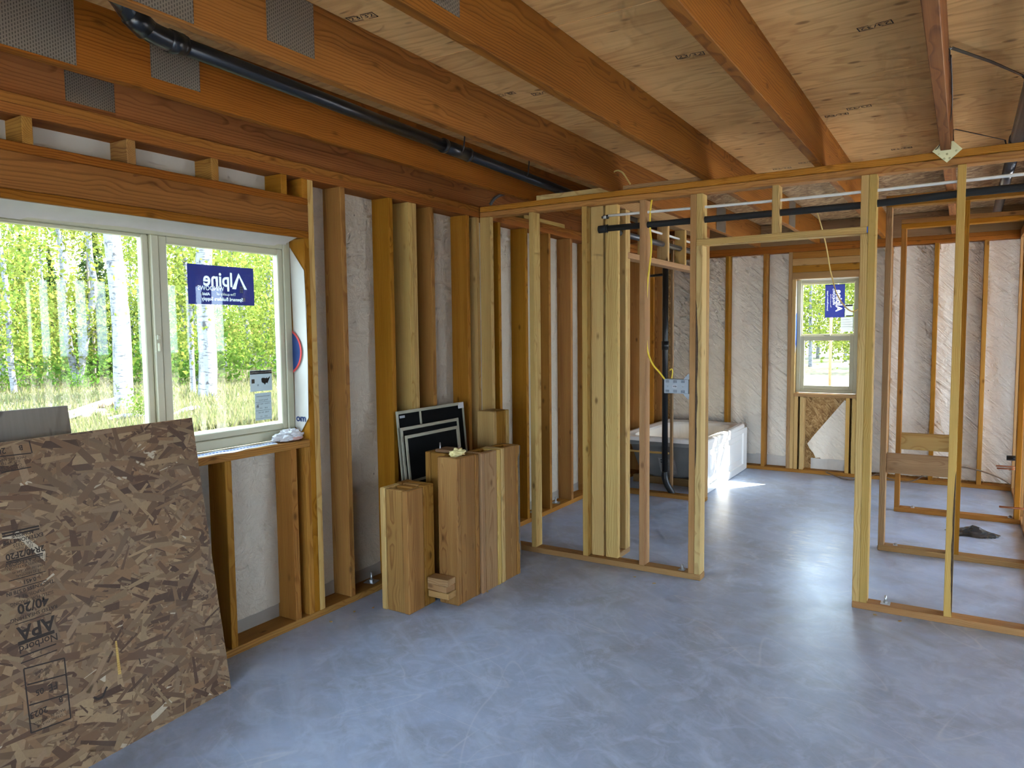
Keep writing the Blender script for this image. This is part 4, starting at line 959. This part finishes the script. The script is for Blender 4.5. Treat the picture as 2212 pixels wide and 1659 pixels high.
tube('cable_jacket', smooth_path([(1.292, 4.45, 2.42), (1.289, 4.43, 2.388), (1.279, 4.43, 2.30), (1.280, 4.43, 2.20), (1.287, 4.43, 2.13), (1.285, 4.43, 2.05), (1.262, 4.43, 1.86), (1.253, 4.43, 1.66), (1.255, 4.43, 1.54), (1.265, 4.43, 1.43), (1.300, 4.43, 1.35), (1.345, 4.428, 1.30), (1.392, 4.420, 1.245), (1.400, 4.42, 1.235)], 5), .0055, YEL, yc, 10)
tube('staple', [(1.2445, 4.43, 1.657), (1.261, 4.43, 1.657)], .007, ABS, yc, 8)
tube('cable_loop', smooth_path([(1.03, 4.37, 2.56), (1.075, 4.365, 2.585), (1.115, 4.37, 2.57), (1.135, 4.40, 2.53), (1.15, 4.42, 2.50)], 4), .005, TAN_CBL, yc, 8)
tube('cable_tail', smooth_path([(1.408, 4.47, 1.25), (1.415, 4.475, 1.30), (1.408, 4.475, 1.32), (1.398, 4.47, 1.31)], 4), .004, YEL, yc, 8)

# ---- loose tan cable in front of the narrow window -------------------------------------------------
tcb = tube('hanging_cable', smooth_path([(1.745, 7.5, 2.69), (1.771, 7.55, 2.64), (1.81, 7.75, 2.40), (1.825, 7.95, 2.17), (1.842, 8.0, 2.072), (1.883, 8.0, 1.924), (1.952, 8.0, 1.80), (2.028, 8.0, 1.733), (2.085, 8.0, 1.755)], 6), .0065, TAN_CBL, None, 10)
tag(tcb, 'loose tan cable hanging from the ceiling before the narrow window', 'cable')
# ---- brown cable along the back wall floor ---------------------------------------------------------------
bcb = tube('floor_cable', smooth_path([(1.779, 8.285, .035), (1.927, 8.173, .010), (2.062, 8.12, .010), (2.218, 8.2, .052), (2.292, 8.2, .073), (2.398, 8.2, .037), (2.518, 8.2, .022), (2.612, 8.2, .045), (2.70, 8.2, .11), (2.85, 8.22, .19), (3.006, 8.25, .206), (3.153, 8.25, .184), (3.298, 8.25, .137), (3.40, 8.25, .08)], 5), .007, BRN_CBL, None, 8)
tag(bcb, 'dark brown cable looping along the foot of the far wall', 'cable')

# ---- diamond-shaped zinc bracket under the fourth joist --------------------------------------------------
gp = thing('metal_bracket', (2.890, 4.368, 2.455), 'diamond-shaped zinc plate hung on the joist end at the partition', 'bracket')
def poly(nm, pts, y0, y1, mat): 
    V = [Vector((x, y0, z)) for x, z in pts]+[Vector((x, y1, z)) for x, z in pts]; k = len(pts)
    return mesh_obj(nm, V, [tuple(range(k-1, -1, -1)), tuple(range(k, 2*k))]+[(i, (i+1) % k, k+(i+1) % k, k+i) for i in range(k)], mat, gp)
poly('plate', [(-.066, .010), (.000, -.054), (.066, .006), (.026, .050), (.0165, .050), (.0165, .010), (-.026, .010), (-.026, .046), (-.034, .044)], -.002, .001, GOLD)
for s in (-1, 1): poly('pressed_rib', [(s*.060, .010), (s*.030, .040), (s*.026, .034), (s*.054, .006)][::s], -.006, -.001, GOLD)
for x, z in ((-.012, -.034), (.012, -.034), (-.036, -.008), (.040, .0), (0, -.012)): tube('rivet', [(2.890+x, 4.360, 2.455+z), (2.890+x, 4.369, 2.455+z)], .005, GOLD, gp, 10)
tie = tube('tie_wire', smooth_path([(2.912, 3.50, 2.66), (2.914, 3.75, 2.62), (2.912, 3.95, 2.56), (2.895, 4.15, 2.52), (2.85, 4.33, 2.475), (2.838, 4.364, 2.474)], 6), .0025, ABS, None, 6); tag(tie, 'thin dark wire from the joist to the zinc plate', 'wire')

# ---- plumber's strap and grey duct pipe at the upper right ----------------------------------------------------
def ribbon(name, pts, w, mat, parent=None, axis=Vector((0, 1, 0))):
    pts = [Vector(p) for p in pts]; V, F = [], []
    for i, p in enumerate(pts):
        t = (pts[min(i+1, len(pts)-1)]-pts[max(i-1, 0)]).normalized(); a = (axis-t*axis.dot(t)).normalized()*w/2; nn = t.cross(a).normalized()*.0012
        V += [p-a-nn, p+a-nn, p+a+nn, p-a+nn]
    for i in range(len(pts)-1):
        for k in range(4): q = i*4+k; q2 = i*4+(k+1) % 4; F.append((q, q2, q2+4, q+4))
    F += [(3, 2, 1, 0), tuple(range(len(V)-4, len(V)))]
    return mesh_obj(name, V, F, mat, parent)
s1 = ribbon('hanger_strap', [(2.9075, 3.44, 2.62), (2.908, 3.442, 2.665), (2.912, 3.445, 2.672), (3.05, 3.70, 2.668), (3.175, 3.94, 2.655), (3.215, 3.96, 2.60), (3.20, 3.96, 2.545)], .018, ABS); tag(s1, 'black strap stretched from the joist to the grey pipe', 'strap')
s2 = ribbon('hanger_strap', [(2.907, 4.80, 2.60), (2.908, 4.81, 2.66), (2.915, 4.815, 2.664), (3.155, 5.05, 2.62), (3.17, 5.06, 2.56)], .012, ABS); tag(s2, 'thin dark strap near the partition holding the grey pipe', 'strap')
s3 = ribbon('strap_tail', [(2.9085, 3.50, 2.685), (2.909, 3.58, 2.66), (2.911, 3.70, 2.64), (2.910, 3.85, 2.61)], .026, ABS, None, Vector((0, 0, 1))); tag(s3, 'slack black strap end hanging on the side of the joist', 'strap')
dpz = empty('duct_pipe', (3.2, 4.5, 2.57)); tag(dpz, 'dark grey pipe hung under the ceiling at the right edge', 'pipe')
tube('pipe_run', [(3.203, -3.0, 2.585), (3.203, 4.86, 2.575)], .034, GREYPIPE, dpz, 20); tube('pipe_run', [(3.203, 4.86, 2.575), (3.203, 8.2, 2.565)], .033, GREYPIPE, dpz, 20)
tube('coupling', [(3.203, 4.82, 2.575), (3.203, 4.90, 2.575)], .039, GREYPIPE, dpz, 20)

# ---- plumbing stubs at the right wall -----------------------------------------------------------------------------
for k, (y, z, xa, lab) in enumerate(((7.20, .412, 3.246, 'upper copper pipe of the pair stubbed out below the black stub'), (7.20, .392, 3.253, 'lower copper pipe of the pair stubbed out below the black stub'), (6.0, .320, 3.23, 'single copper pipe stubbed out low over the nearer bottom plate'))):
    c = tube('copper_stub', [(xa, y, z), (3.43, y+.01, z-.001)], .007, COPPER, None, 10); tag(c, lab, 'pipe')
c = tube('drain_stub', [(3.317, 7.20, .484), (3.43, 7.20, .486)], .021, ABS, None, 16); tag(c, 'short black drain stub above the paired copper pipes', 'pipe')
# ---- litter on the floor --------------------------------------------------------------------------------------------
V, F = [], []; nx, ny = 16, 12
for j in range(ny+1):
    for i in range(nx+1):
        u, v = i/nx-.5, j/ny-.5; d = math.hypot(u*2, v*2)
        h = max(0, (1-d))*.035 + .022*abs(noise.noise(Vector((u*9, v*9, 1.7))))*(d < 1) + .028*math.exp(-((u-.05)**2+(v-.15)**2)*60)
        V.append((u*.34*(1+.2*noise.noise(Vector((v*4, 0, 3)))), v*.24*(1+.3*noise.noise(Vector((u*5, 3, 0)))), h+.002))
for j in range(ny):
    for i in range(nx):
        if math.hypot((i+.5)/nx*2-1, (j+.5)/ny*2-1) < 1.02: q = j*(nx+1)+i; F.append((q, q+1, q+nx+2, q+nx+1))
lt = mesh_obj('crumpled_wrapper', V, F, RUSTP, None, False, (3.085, 6.44, 0)); tag(lt, 'crumpled dark plastic wrapper on the floor between the right-hand walls', 'litter')
cr = random.Random(3)
for k, (x, y) in enumerate(((.585, 3.56), (1.25, 4.25), (1.40, 4.20), (2.62, 4.33), (2.74, 4.30), (.10, 2.75), (.16, 3.02), (.11, 2.92))):
    bm = bmesh.new(); bmesh.ops.create_icosphere(bm, subdivisions=1, radius=1)
    for v in bm.verts: v.co = Vector((v.co.x*.012, v.co.y*.006, v.co.z*.0025))*(1+cr.uniform(-.3, .3))
    o = bm_obj('wood_chip', bm, W_PALE, None, False, (x, y, .0025)); o.rotation_euler = (0, 0, cr.uniform(0, 3)); tag(o, 'tiny pale wood chip lying on the concrete', 'wood chip', 'wood chips scattered on the concrete')
# ================================================================== OUTDOORS
def ground_mat():
    t = NT('forest_floor'); tc = t('TexCoord').outputs['Object']
    a = t.noise(tc, .35, 5, .6).outputs[0]; b = t.noise(tc, 5.0, 5, .7).outputs[0]
    c = t.mix(t.ramp(a, [(.35, 0.0), (.6, 1.0)]), (.08, .067, .05), (.066, .078, .036))
    c = t.mix(t.ramp(b, [(.45, 0.0), (.7, .7)]), c, (.115, .105, .08))
    return t.finish(c, .9, .1, t.bump(b, .5, .05))
ground = mesh_obj('ground', [(-110, -60, -.06), (60, -60, -.06), (60, 100, -.06), (-110, 100, -.06)], [(0, 1, 2, 3)], ground_mat())
tag(ground, 'sunny woodland ground of grass and leaf litter', 'ground', kind='structure')

def bark_mat():
    t = NT('birch_bark'); tc = t('TexCoord').outputs['Object']; rnd = t('ObjectInfo').outputs['Random']
    p = t.vadd(tc, t('CombineXYZ', {'X': rnd, 'Y': rnd, 'Z': t.math('MULTIPLY', rnd, 40.0)}).outputs[0])
    l = t.noise(t.vmul(p, (5.0, 5.0, 30.0)), 1.0, 3, .6).outputs[0]; s = t.noise(t.vmul(p, (6.0, 6.0, 3.0)), 1.0, 4, .6, 1.0).outputs[0]
    d = t.math('MAXIMUM', t.math('MULTIPLY', t.ramp(l, [(.55, 0.0), (.62, 1.0)]), .8), t.math('MULTIPLY', t.ramp(s, [(.57, 0.0), (.66, 1.0)]), .9))
    c = t.mix(d, (.175, .175, .188), (.034, .033, .033))
    return t.finish(c, .8, .15, t.bump(s, .3, .02))
BOUNCE_GRAVEL = plain('bounce_gravel', (.58, .55, .50), .9, .1, var=.2, scale=12)
yard = mesh_obj('bounce_yard', [(7.3, -20, -.055), (26, -20, -.055), (26, 9, -.055), (7.3, 9, -.055), (-4, -20, -.055), (7.3, -4.46, -.055), (-4, -4.46, -.055)], [(0, 1, 2, 3, 5), (4, 0, 5, 6)], BOUNCE_GRAVEL)  # out-of-view ground, added as a reflector that sends light up to the ceiling
sand = mesh_obj('sandy_clearing', [(-6, 8.47, -.05), (26, 8.47, -.05), (26, 27, -.05), (-6, 27, -.05)], [(0, 1, 2, 3)], plain('pale_sand', (.30, .25, .19), .9, .1, var=.35, scale=3))
tag(sand, 'pale sunlit sandy clearing behind the house', 'ground', kind='structure')
tag(yard, 'unseen pale gravel yard added to bounce daylight into the rooms', 'ground', kind='structure')
BARK = bark_mat(); BARKD = plain('dark_bark', (.13, .11, .09), .9, .1, var=.4, scale=8)
def leaf_mat(name, c1, c2, tr=.45):
    t = NT(name); g_ = t('NewGeometry').outputs['Random Per Island']; oi = t('ObjectInfo').outputs['Random']
    c = t.mix(g_, c1, c2)
    c = t('HueSaturation', {'Color': c, 'Hue': t.math('MULTIPLY_ADD', oi, .04, .48), 'Value': t.math('MULTIPLY_ADD', oi, .4, .8)}).outputs[0]
    d = t('BsdfDiffuse', {'Color': c}); tl = t('BsdfTranslucent', {'Color': c}); mx = t('MixShader', {0: tr, 1: d.outputs[0], 2: tl.outputs[0]})
    t.t.links.new(mx.outputs[0], t.out.inputs[0]); return t.m
LEAF = leaf_mat('birch_leaves', (.150, .170, .032), (.080, .112, .020)); LEAFB = leaf_mat('spruce_needles', (.052, .072, .022), (.035, .058, .02), .2)
GRASS = leaf_mat('grass_blades', (.100, .112, .040), (.125, .108, .065), .3); SHRUB = leaf_mat('shrub_leaves', (.085, .14, .022), (.052, .105, .016))
def leaf_mesh(name, pts, size, mat, r):
    n = len(pts); d1 = r.normal(size=(n, 3)); d1 /= np.linalg.norm(d1, axis=1)[:, None]; d2 = r.normal(size=(n, 3)); d2 -= d1*(d1*d2).sum(1)[:, None]; d2 /= np.linalg.norm(d2, axis=1)[:, None]
    s = size*r.uniform(.6, 1.25, (n, 1)); V = np.empty((n, 4, 3)); V[:, 0] = pts-d1*s*.6; V[:, 1] = pts+d2*s*.38; V[:, 2] = pts+d1*s*.6; V[:, 3] = pts-d2*s*.38
    me = bpy.data.meshes.new(name); me.vertices.add(n*4); me.vertices.foreach_set('co', V.ravel().astype(np.float32)); me.loops.add(n*4); me.loops.foreach_set('vertex_index', np.arange(n*4, dtype=np.int32))
    me.polygons.add(n); me.polygons.foreach_set('loop_start', np.arange(0, n*4, 4, dtype=np.int32)); me.polygons.foreach_set('loop_total', np.full(n, 4, dtype=np.int32)); me.update(); me.materials.append(mat); return me
def crown_pts(r, n, rad, z0, z1, nb):
    c = np.column_stack([r.normal(0, rad*.5, nb), r.normal(0, rad*.5, nb), r.uniform(z0, z1, nb)])
    i = r.integers(0, nb, n); return c[i]+r.normal(0, 1, (n, 3))*np.array([.38, .38, .26])*rad*.75
crowns = [leaf_mesh('birch_foliage', crown_pts(rng, 3600, 1.5, .9, 7.5, 40), .115, LEAF, rng) for _ in range(4)]
crown_hi = [leaf_mesh('birch_foliage', crown_pts(rng, 2400, 1.9, 2.6, 10, 30), .11, LEAF, rng) for _ in range(2)]
shr = [leaf_mesh('shrub_foliage', np.column_stack([rng.normal(0, .28, 420), rng.normal(0, .28, 420), np.abs(rng.normal(.35, .22, 420))]), .075, SHRUB, rng) for _ in range(2)]
def spruce_mesh():
    n = 3600; h = rng.uniform(0, 1, n); a = rng.uniform(0, 2*PI, n); rr = (1-h)*1.25*rng.uniform(.15, 1, n); z = .25+h*6.2-rr*.25+.10*np.sin(h*70)
    return leaf_mesh('spruce_foliage', np.column_stack([rr*np.cos(a), rr*np.sin(a), z]), .15, LEAFB, rng)
spr = spruce_mesh()
trunk_cache = {}
def trunk(name, parent, pts, r0, r1, mat=BARK, seg=12):
    P = smooth_path(pts, 6); k = len(P); V, F = tube_geo(P, [r0+(r1-r0)*i/(k-1) for i in range(k)], seg)
    return mesh_obj(name, V, F, mat, parent, smooth=True)
def birch(label, base, tops, diams, crown=None, group=None, cs=1.0, mat=BARK, name='birch_tree'):
    r = thing(name, base, label, 'tree', group)
    for tp_, dm in zip(tops, diams): trunk('trunk', r, [Vector((0, 0, -.15))]+[Vector(p) for p in tp_], dm/2, dm*.36, mat)
    if crown is not None:
        o = bpy.data.objects.new('foliage', crown); link(o, r); o.rotation_euler = (0, 0, rng.uniform(0, 6)); o.scale = (cs, cs, cs); o['kind'] = 'stuff'
    return r
RV = Vector((rt.x, rt.y, 0)).normalized()
def up_path(lean, h=8.0, wob=.05): return [RV*(lean*h*f+wob*math.sin(f*9+lean*40))+Vector((0, 0, h*f)) for f in (.12, .25, .4, .55, .75, 1.0)]
gB = 'birches seen through the left window'
birch('thick spotted birch in the middle of the left pane', (-12.753, 9.056, -.06), [up_path(-.012)], [.40], crown_hi[0], gB)
birch('thick peeling birch behind the blue sticker', (-13.847, 11.912, -.06), [up_path(.03)], [.47], crown_hi[1], gB)
birch('slim birch close beside the thick peeling one', (-15.281, 12.507, -.06), [up_path(-.02)], [.14], crowns[0], gB)
birch('pair of birches forking in a V in the left pane', (-22.18, 12.945, -.06), [up_path(-.09, 8, .12), [RV*a+Vector((0, 0, h)) for a, h in ((.15, .6), (.45, 2.0), (.72, 3.3), (.62, 4.6), (.7, 8))]], [.24, .24], crowns[1], gB)
birch('pale birch at the extreme left edge of the glass', (-30.21, 14.18, -.06), [up_path(-.01)], [.44], crowns[2], gB)
birch('thin leaning birch next to the extreme left one', (-20.311, 10.214, -.06), [up_path(-.04)], [.17], crowns[3], gB)
birch('straight slim birch just right of the window mullion', (-23.585, 17.793, -.06), [up_path(.0)], [.20], crowns[0], gB)
birch('birch leaning left below the sticker corner', (-26.333, 23.379, -.06), [up_path(-.16)], [.32], crowns[1], gB)
birch('birch leaning right below the sticker corner', (-27.131, 24.555, -.06), [up_path(.11)], [.37], crowns[2], gB)
birch('very thin birch beside the right window frame', (-32.605, 29.926, -.06), [up_path(.02)], [.22], crowns[3], gB)
birch('slender dark sapling in the far left of the view', (-41.814, 20.623, -.06), [up_path(.01)], [.13], crowns[0], gB, mat=BARKD)
birch('slender dark sapling under the forked birches', (-23.361, 14.133, -.06), [up_path(.005)], [.10], None, gB, mat=BARKD)
# spruces
for k, (px, py, s, lab) in enumerate(((-25.23, 15.28, 1.0, 'full green spruce behind the forked birches'), (-34.36, 18.21, .9, 'small spruce left of the forked birches'), (-29.34, 20.06, 1.0, 'spruce half hidden by the window mullion'), (-35.86, 17.66, 1.0, 'spruce near the left edge of the view'))):
    r = thing('spruce_tree', (px, py, -.06), lab, 'tree', 'spruces seen through the left window')
    trunk('trunk', r, [(0, 0, -.1), (0, 0, 2), (0, 0, 6)], .09, .03, BARKD, 8)
    o = bpy.data.objects.new('foliage', spr); link(o, r); o.scale = (s, s, s); o['kind'] = 'stuff'; o.rotation_euler = (0, 0, k*1.3)
# background woods seen through the left window
tr0 = [trunk('trunk', None, [(0, 0, -.1), (.05, .03, 2), (-.04, .05, 4.5), (.1, 0, 8.5)], .09, .03, BARK, 8) for _ in range(1)][0]
me_tr = tr0.data; bpy.data.objects.remove(tr0)
def wood_tree(p, k, s, grp, lab):
    r = thing('birch_tree', p, lab, 'tree', grp)
    o = bpy.data.objects.new('trunk', me_tr); link(o, r); o.scale = (s*.9, s*.9, s); o.rotation_euler = (0, 0, k)
    f = bpy.data.objects.new('foliage', crowns[k % 4]); link(f, r); f.scale = (s, s, s*rng.uniform(.8, 1.1)); f.rotation_euler = (0, 0, rng.uniform(0, 6)); f['kind'] = 'stuff'
k = 0
for i in range(16):
    for j in range(8):
        x = -19-5.2*j+rng.uniform(-2, 2); y = -8+4.3*i+rng.uniform(-2, 2)+.55*(-19-x)
        if math.hypot(x+13.5, y-10.5) < 7.0 or (j < 1 and rng.random() < .5): continue
        wood_tree((x, y, -.06), k, rng.uniform(.8, 1.25), 'background birch woods left', 'slender leafy birch in the far woods beyond the left window'); k += 1
for i in range(9):
    for j in range(5):
        wood_tree((-16+3.6*i+rng.uniform(-2, 2), 27+5*j+rng.uniform(-2.5, 2.5), -.06), k, rng.uniform(.8, 1.2), 'background birch woods back', 'leafy birch in the overexposed woods beyond the narrow window'); k += 1
# shrubs
for k, (px, py, s, lab) in enumerate(((-10.61, 8.23, .75, 'bright green shrub at the foot of the mullion'), (-18.55, 14.96, 1.5, 'leafy shrub in front of the thick peeling birch'), (-19.96, 11.83, .8, 'shrub at the foot of the forked birches'), (-21.62, 10.52, 1.4, 'shrub at the left edge of the view'), (-29.75, 24.7, 1.6, 'grassy shrub near the wire gate'))):
    r = thing('shrub', (px, py, -.06), lab, 'shrub', 'shrubs seen through the left window')
    trunk('stem', r, [(0, 0, -.05), (.02, 0, .25), (.0, .03, .5)], .012, .005, BARKD, 6)
    o = bpy.data.objects.new('foliage', shr[k % 2]); link(o, r); o.scale = (s, s, s); o['kind'] = 'stuff'
for k in range(20):
    cx_ = rng.uniform(-34, -18); r = thing('shrub', (cx_, 4+rng.uniform(.35, .95)*-cx_, -.06), 'low leafy shrub among the far birches', 'shrub', 'undergrowth shrubs beyond the left window')
    o = bpy.data.objects.new('foliage', shr[k % 2]); link(o, r); o.scale = (2.2, 2.2, 2.0); o['kind'] = 'stuff'
# grass in view
n = 46000; gx = -8-28*rng.random(n)**1.5; base = np.column_stack([gx, rng.uniform(-.1, 1.25, n)*-gx+rng.uniform(-2, 3, n), np.full(n, -.06)])
V = np.empty((n, 3, 3)); w = rng.uniform(.012, .03, (n, 1)); an = rng.uniform(0, PI, n); dv = np.column_stack([np.cos(an), np.sin(an), np.zeros(n)])
V[:, 0] = base-dv*w; V[:, 1] = base+dv*w; V[:, 2] = base+rng.normal(0, .05, (n, 3)); V[:, 2, 2] = -.06+rng.uniform(.06, .24, n)
me = bpy.data.meshes.new('grass'); me.from_pydata(V.reshape(-1, 3).tolist(), [], [(3*i, 3*i+1, 3*i+2) for i in range(n)]); me.materials.append(GRASS)
go = bpy.data.objects.new('grass', me); link(go); tag(go, 'short sunny grass on the ground beyond the left window', 'grass', kind='stuff')
# fallen logs, stacked near the window
LOGM = plain('peeled_log', (.50, .30, .20), .8, .15, var=.4, scale=6)
for k, (a, b, r_, lab, mt) in enumerate((((-12.01, 7.52, -.06), (-14.73, 10.37, -.06), .085, 'reddish fallen log slanting up to the thick spotted birch', LOGM), ((-11.46, 6.99, -.06), (-12.40, 8.42, -.06), .06, 'thin pale fallen log beneath the reddish one', BARK), ((-10.78, 7.57, -.06), (-10.56, 8.25, -.06), .05, 'white branch lying on the grass left of the mullion', BARK), ((-10.10, 8.48, -.06), (-11.20, 9.81, -.06), .05, 'white branch lying on the grass right of the mullion', BARK))):
    a = Vector(a)+Vector((0, 0, r_*.8)); b = Vector(b)+Vector((0, 0, r_*.8)); mid = (a+b)/2+Vector((0, 0, .05))
    o = tube('fallen_log', smooth_path([a, mid, b], 5), r_, mt, None, 10); tag(o, lab, 'log', 'logs lying outside the left window')
# wire gate and red-roofed shed in the distance
gate = thing('wire_gate', (-34.81, 27.88, -.06), 'distant wire gate with reddish posts beyond the birches', 'gate')
RUST = plain('rusty_steel', (.35, .12, .06), .6, .3)
for u in (-1.1, 1.1): o = tube('post', [Vector((-34.81, 27.88, -.06))+RV*u, Vector((-34.81, 27.88, -.06))+RV*u+Vector((0, 0, 1.5))], .05, RUST, gate, 8)
for z in (.3, .6, .9, 1.2): tube('crossbar', [Vector((-34.81, 27.88, -.06))+RV*-1.1+Vector((0, 0, z)), Vector((-34.81, 27.88, -.06))+RV*1.1+Vector((0, 0, z))], .018, STEEL, gate, 6)
for u in (-.6, -.1, .4, .8): tube('upright', [Vector((-34.81, 27.88, -.06))+RV*u+Vector((0, 0, .3)), Vector((-34.81, 27.88, -.06))+RV*u+Vector((0, 0, 1.2))], .015, STEEL, gate, 6)
shed = thing('shed', (-45.6, 38.3, -.06), 'distant shed with a red roof among the birches', 'shed')
ang = math.atan2(rt.y, rt.x)
def sbox(nm, x0, x1, y0, y1, z0, z1, mat):
    o = board(nm, None, x0, x1, y0, y1, z0, z1, mat); o.parent = shed; return o
shed.rotation_euler = (0, 0, ang)
sbox('wall', -2.4, 2.4, -1.4, 1.4, 0, 1.8, BARKD)
mesh_obj('roof', [(-2.8, -1.8, 1.7), (2.8, -1.8, 1.7), (2.8, 0, 2.5), (-2.8, 0, 2.5), (-2.8, 1.8, 1.7), (2.8, 1.8, 1.7), (-2.8, -1.8, 1.62), (2.8, -1.8, 1.62), (2.8, 1.8, 1.62), (-2.8, 1.8, 1.62)], [(0, 1, 2, 3), (3, 2, 5, 4), (6, 7, 1, 0), (4, 5, 8, 9), (6, 0, 3, 4, 9), (1, 7, 8, 5, 2), (7, 6, 9, 8)], plain('red_roof_paint', (.45, .07, .05), .6), shed)
# thin reddish pole outside the narrow window
o = tube('marker_pole', [(.50, 17.3, -.06), (.50, 17.3, 2.4)], .03, RUST, None, 8); tag(o, 'thin reddish pole outside the narrow far window', 'pole')
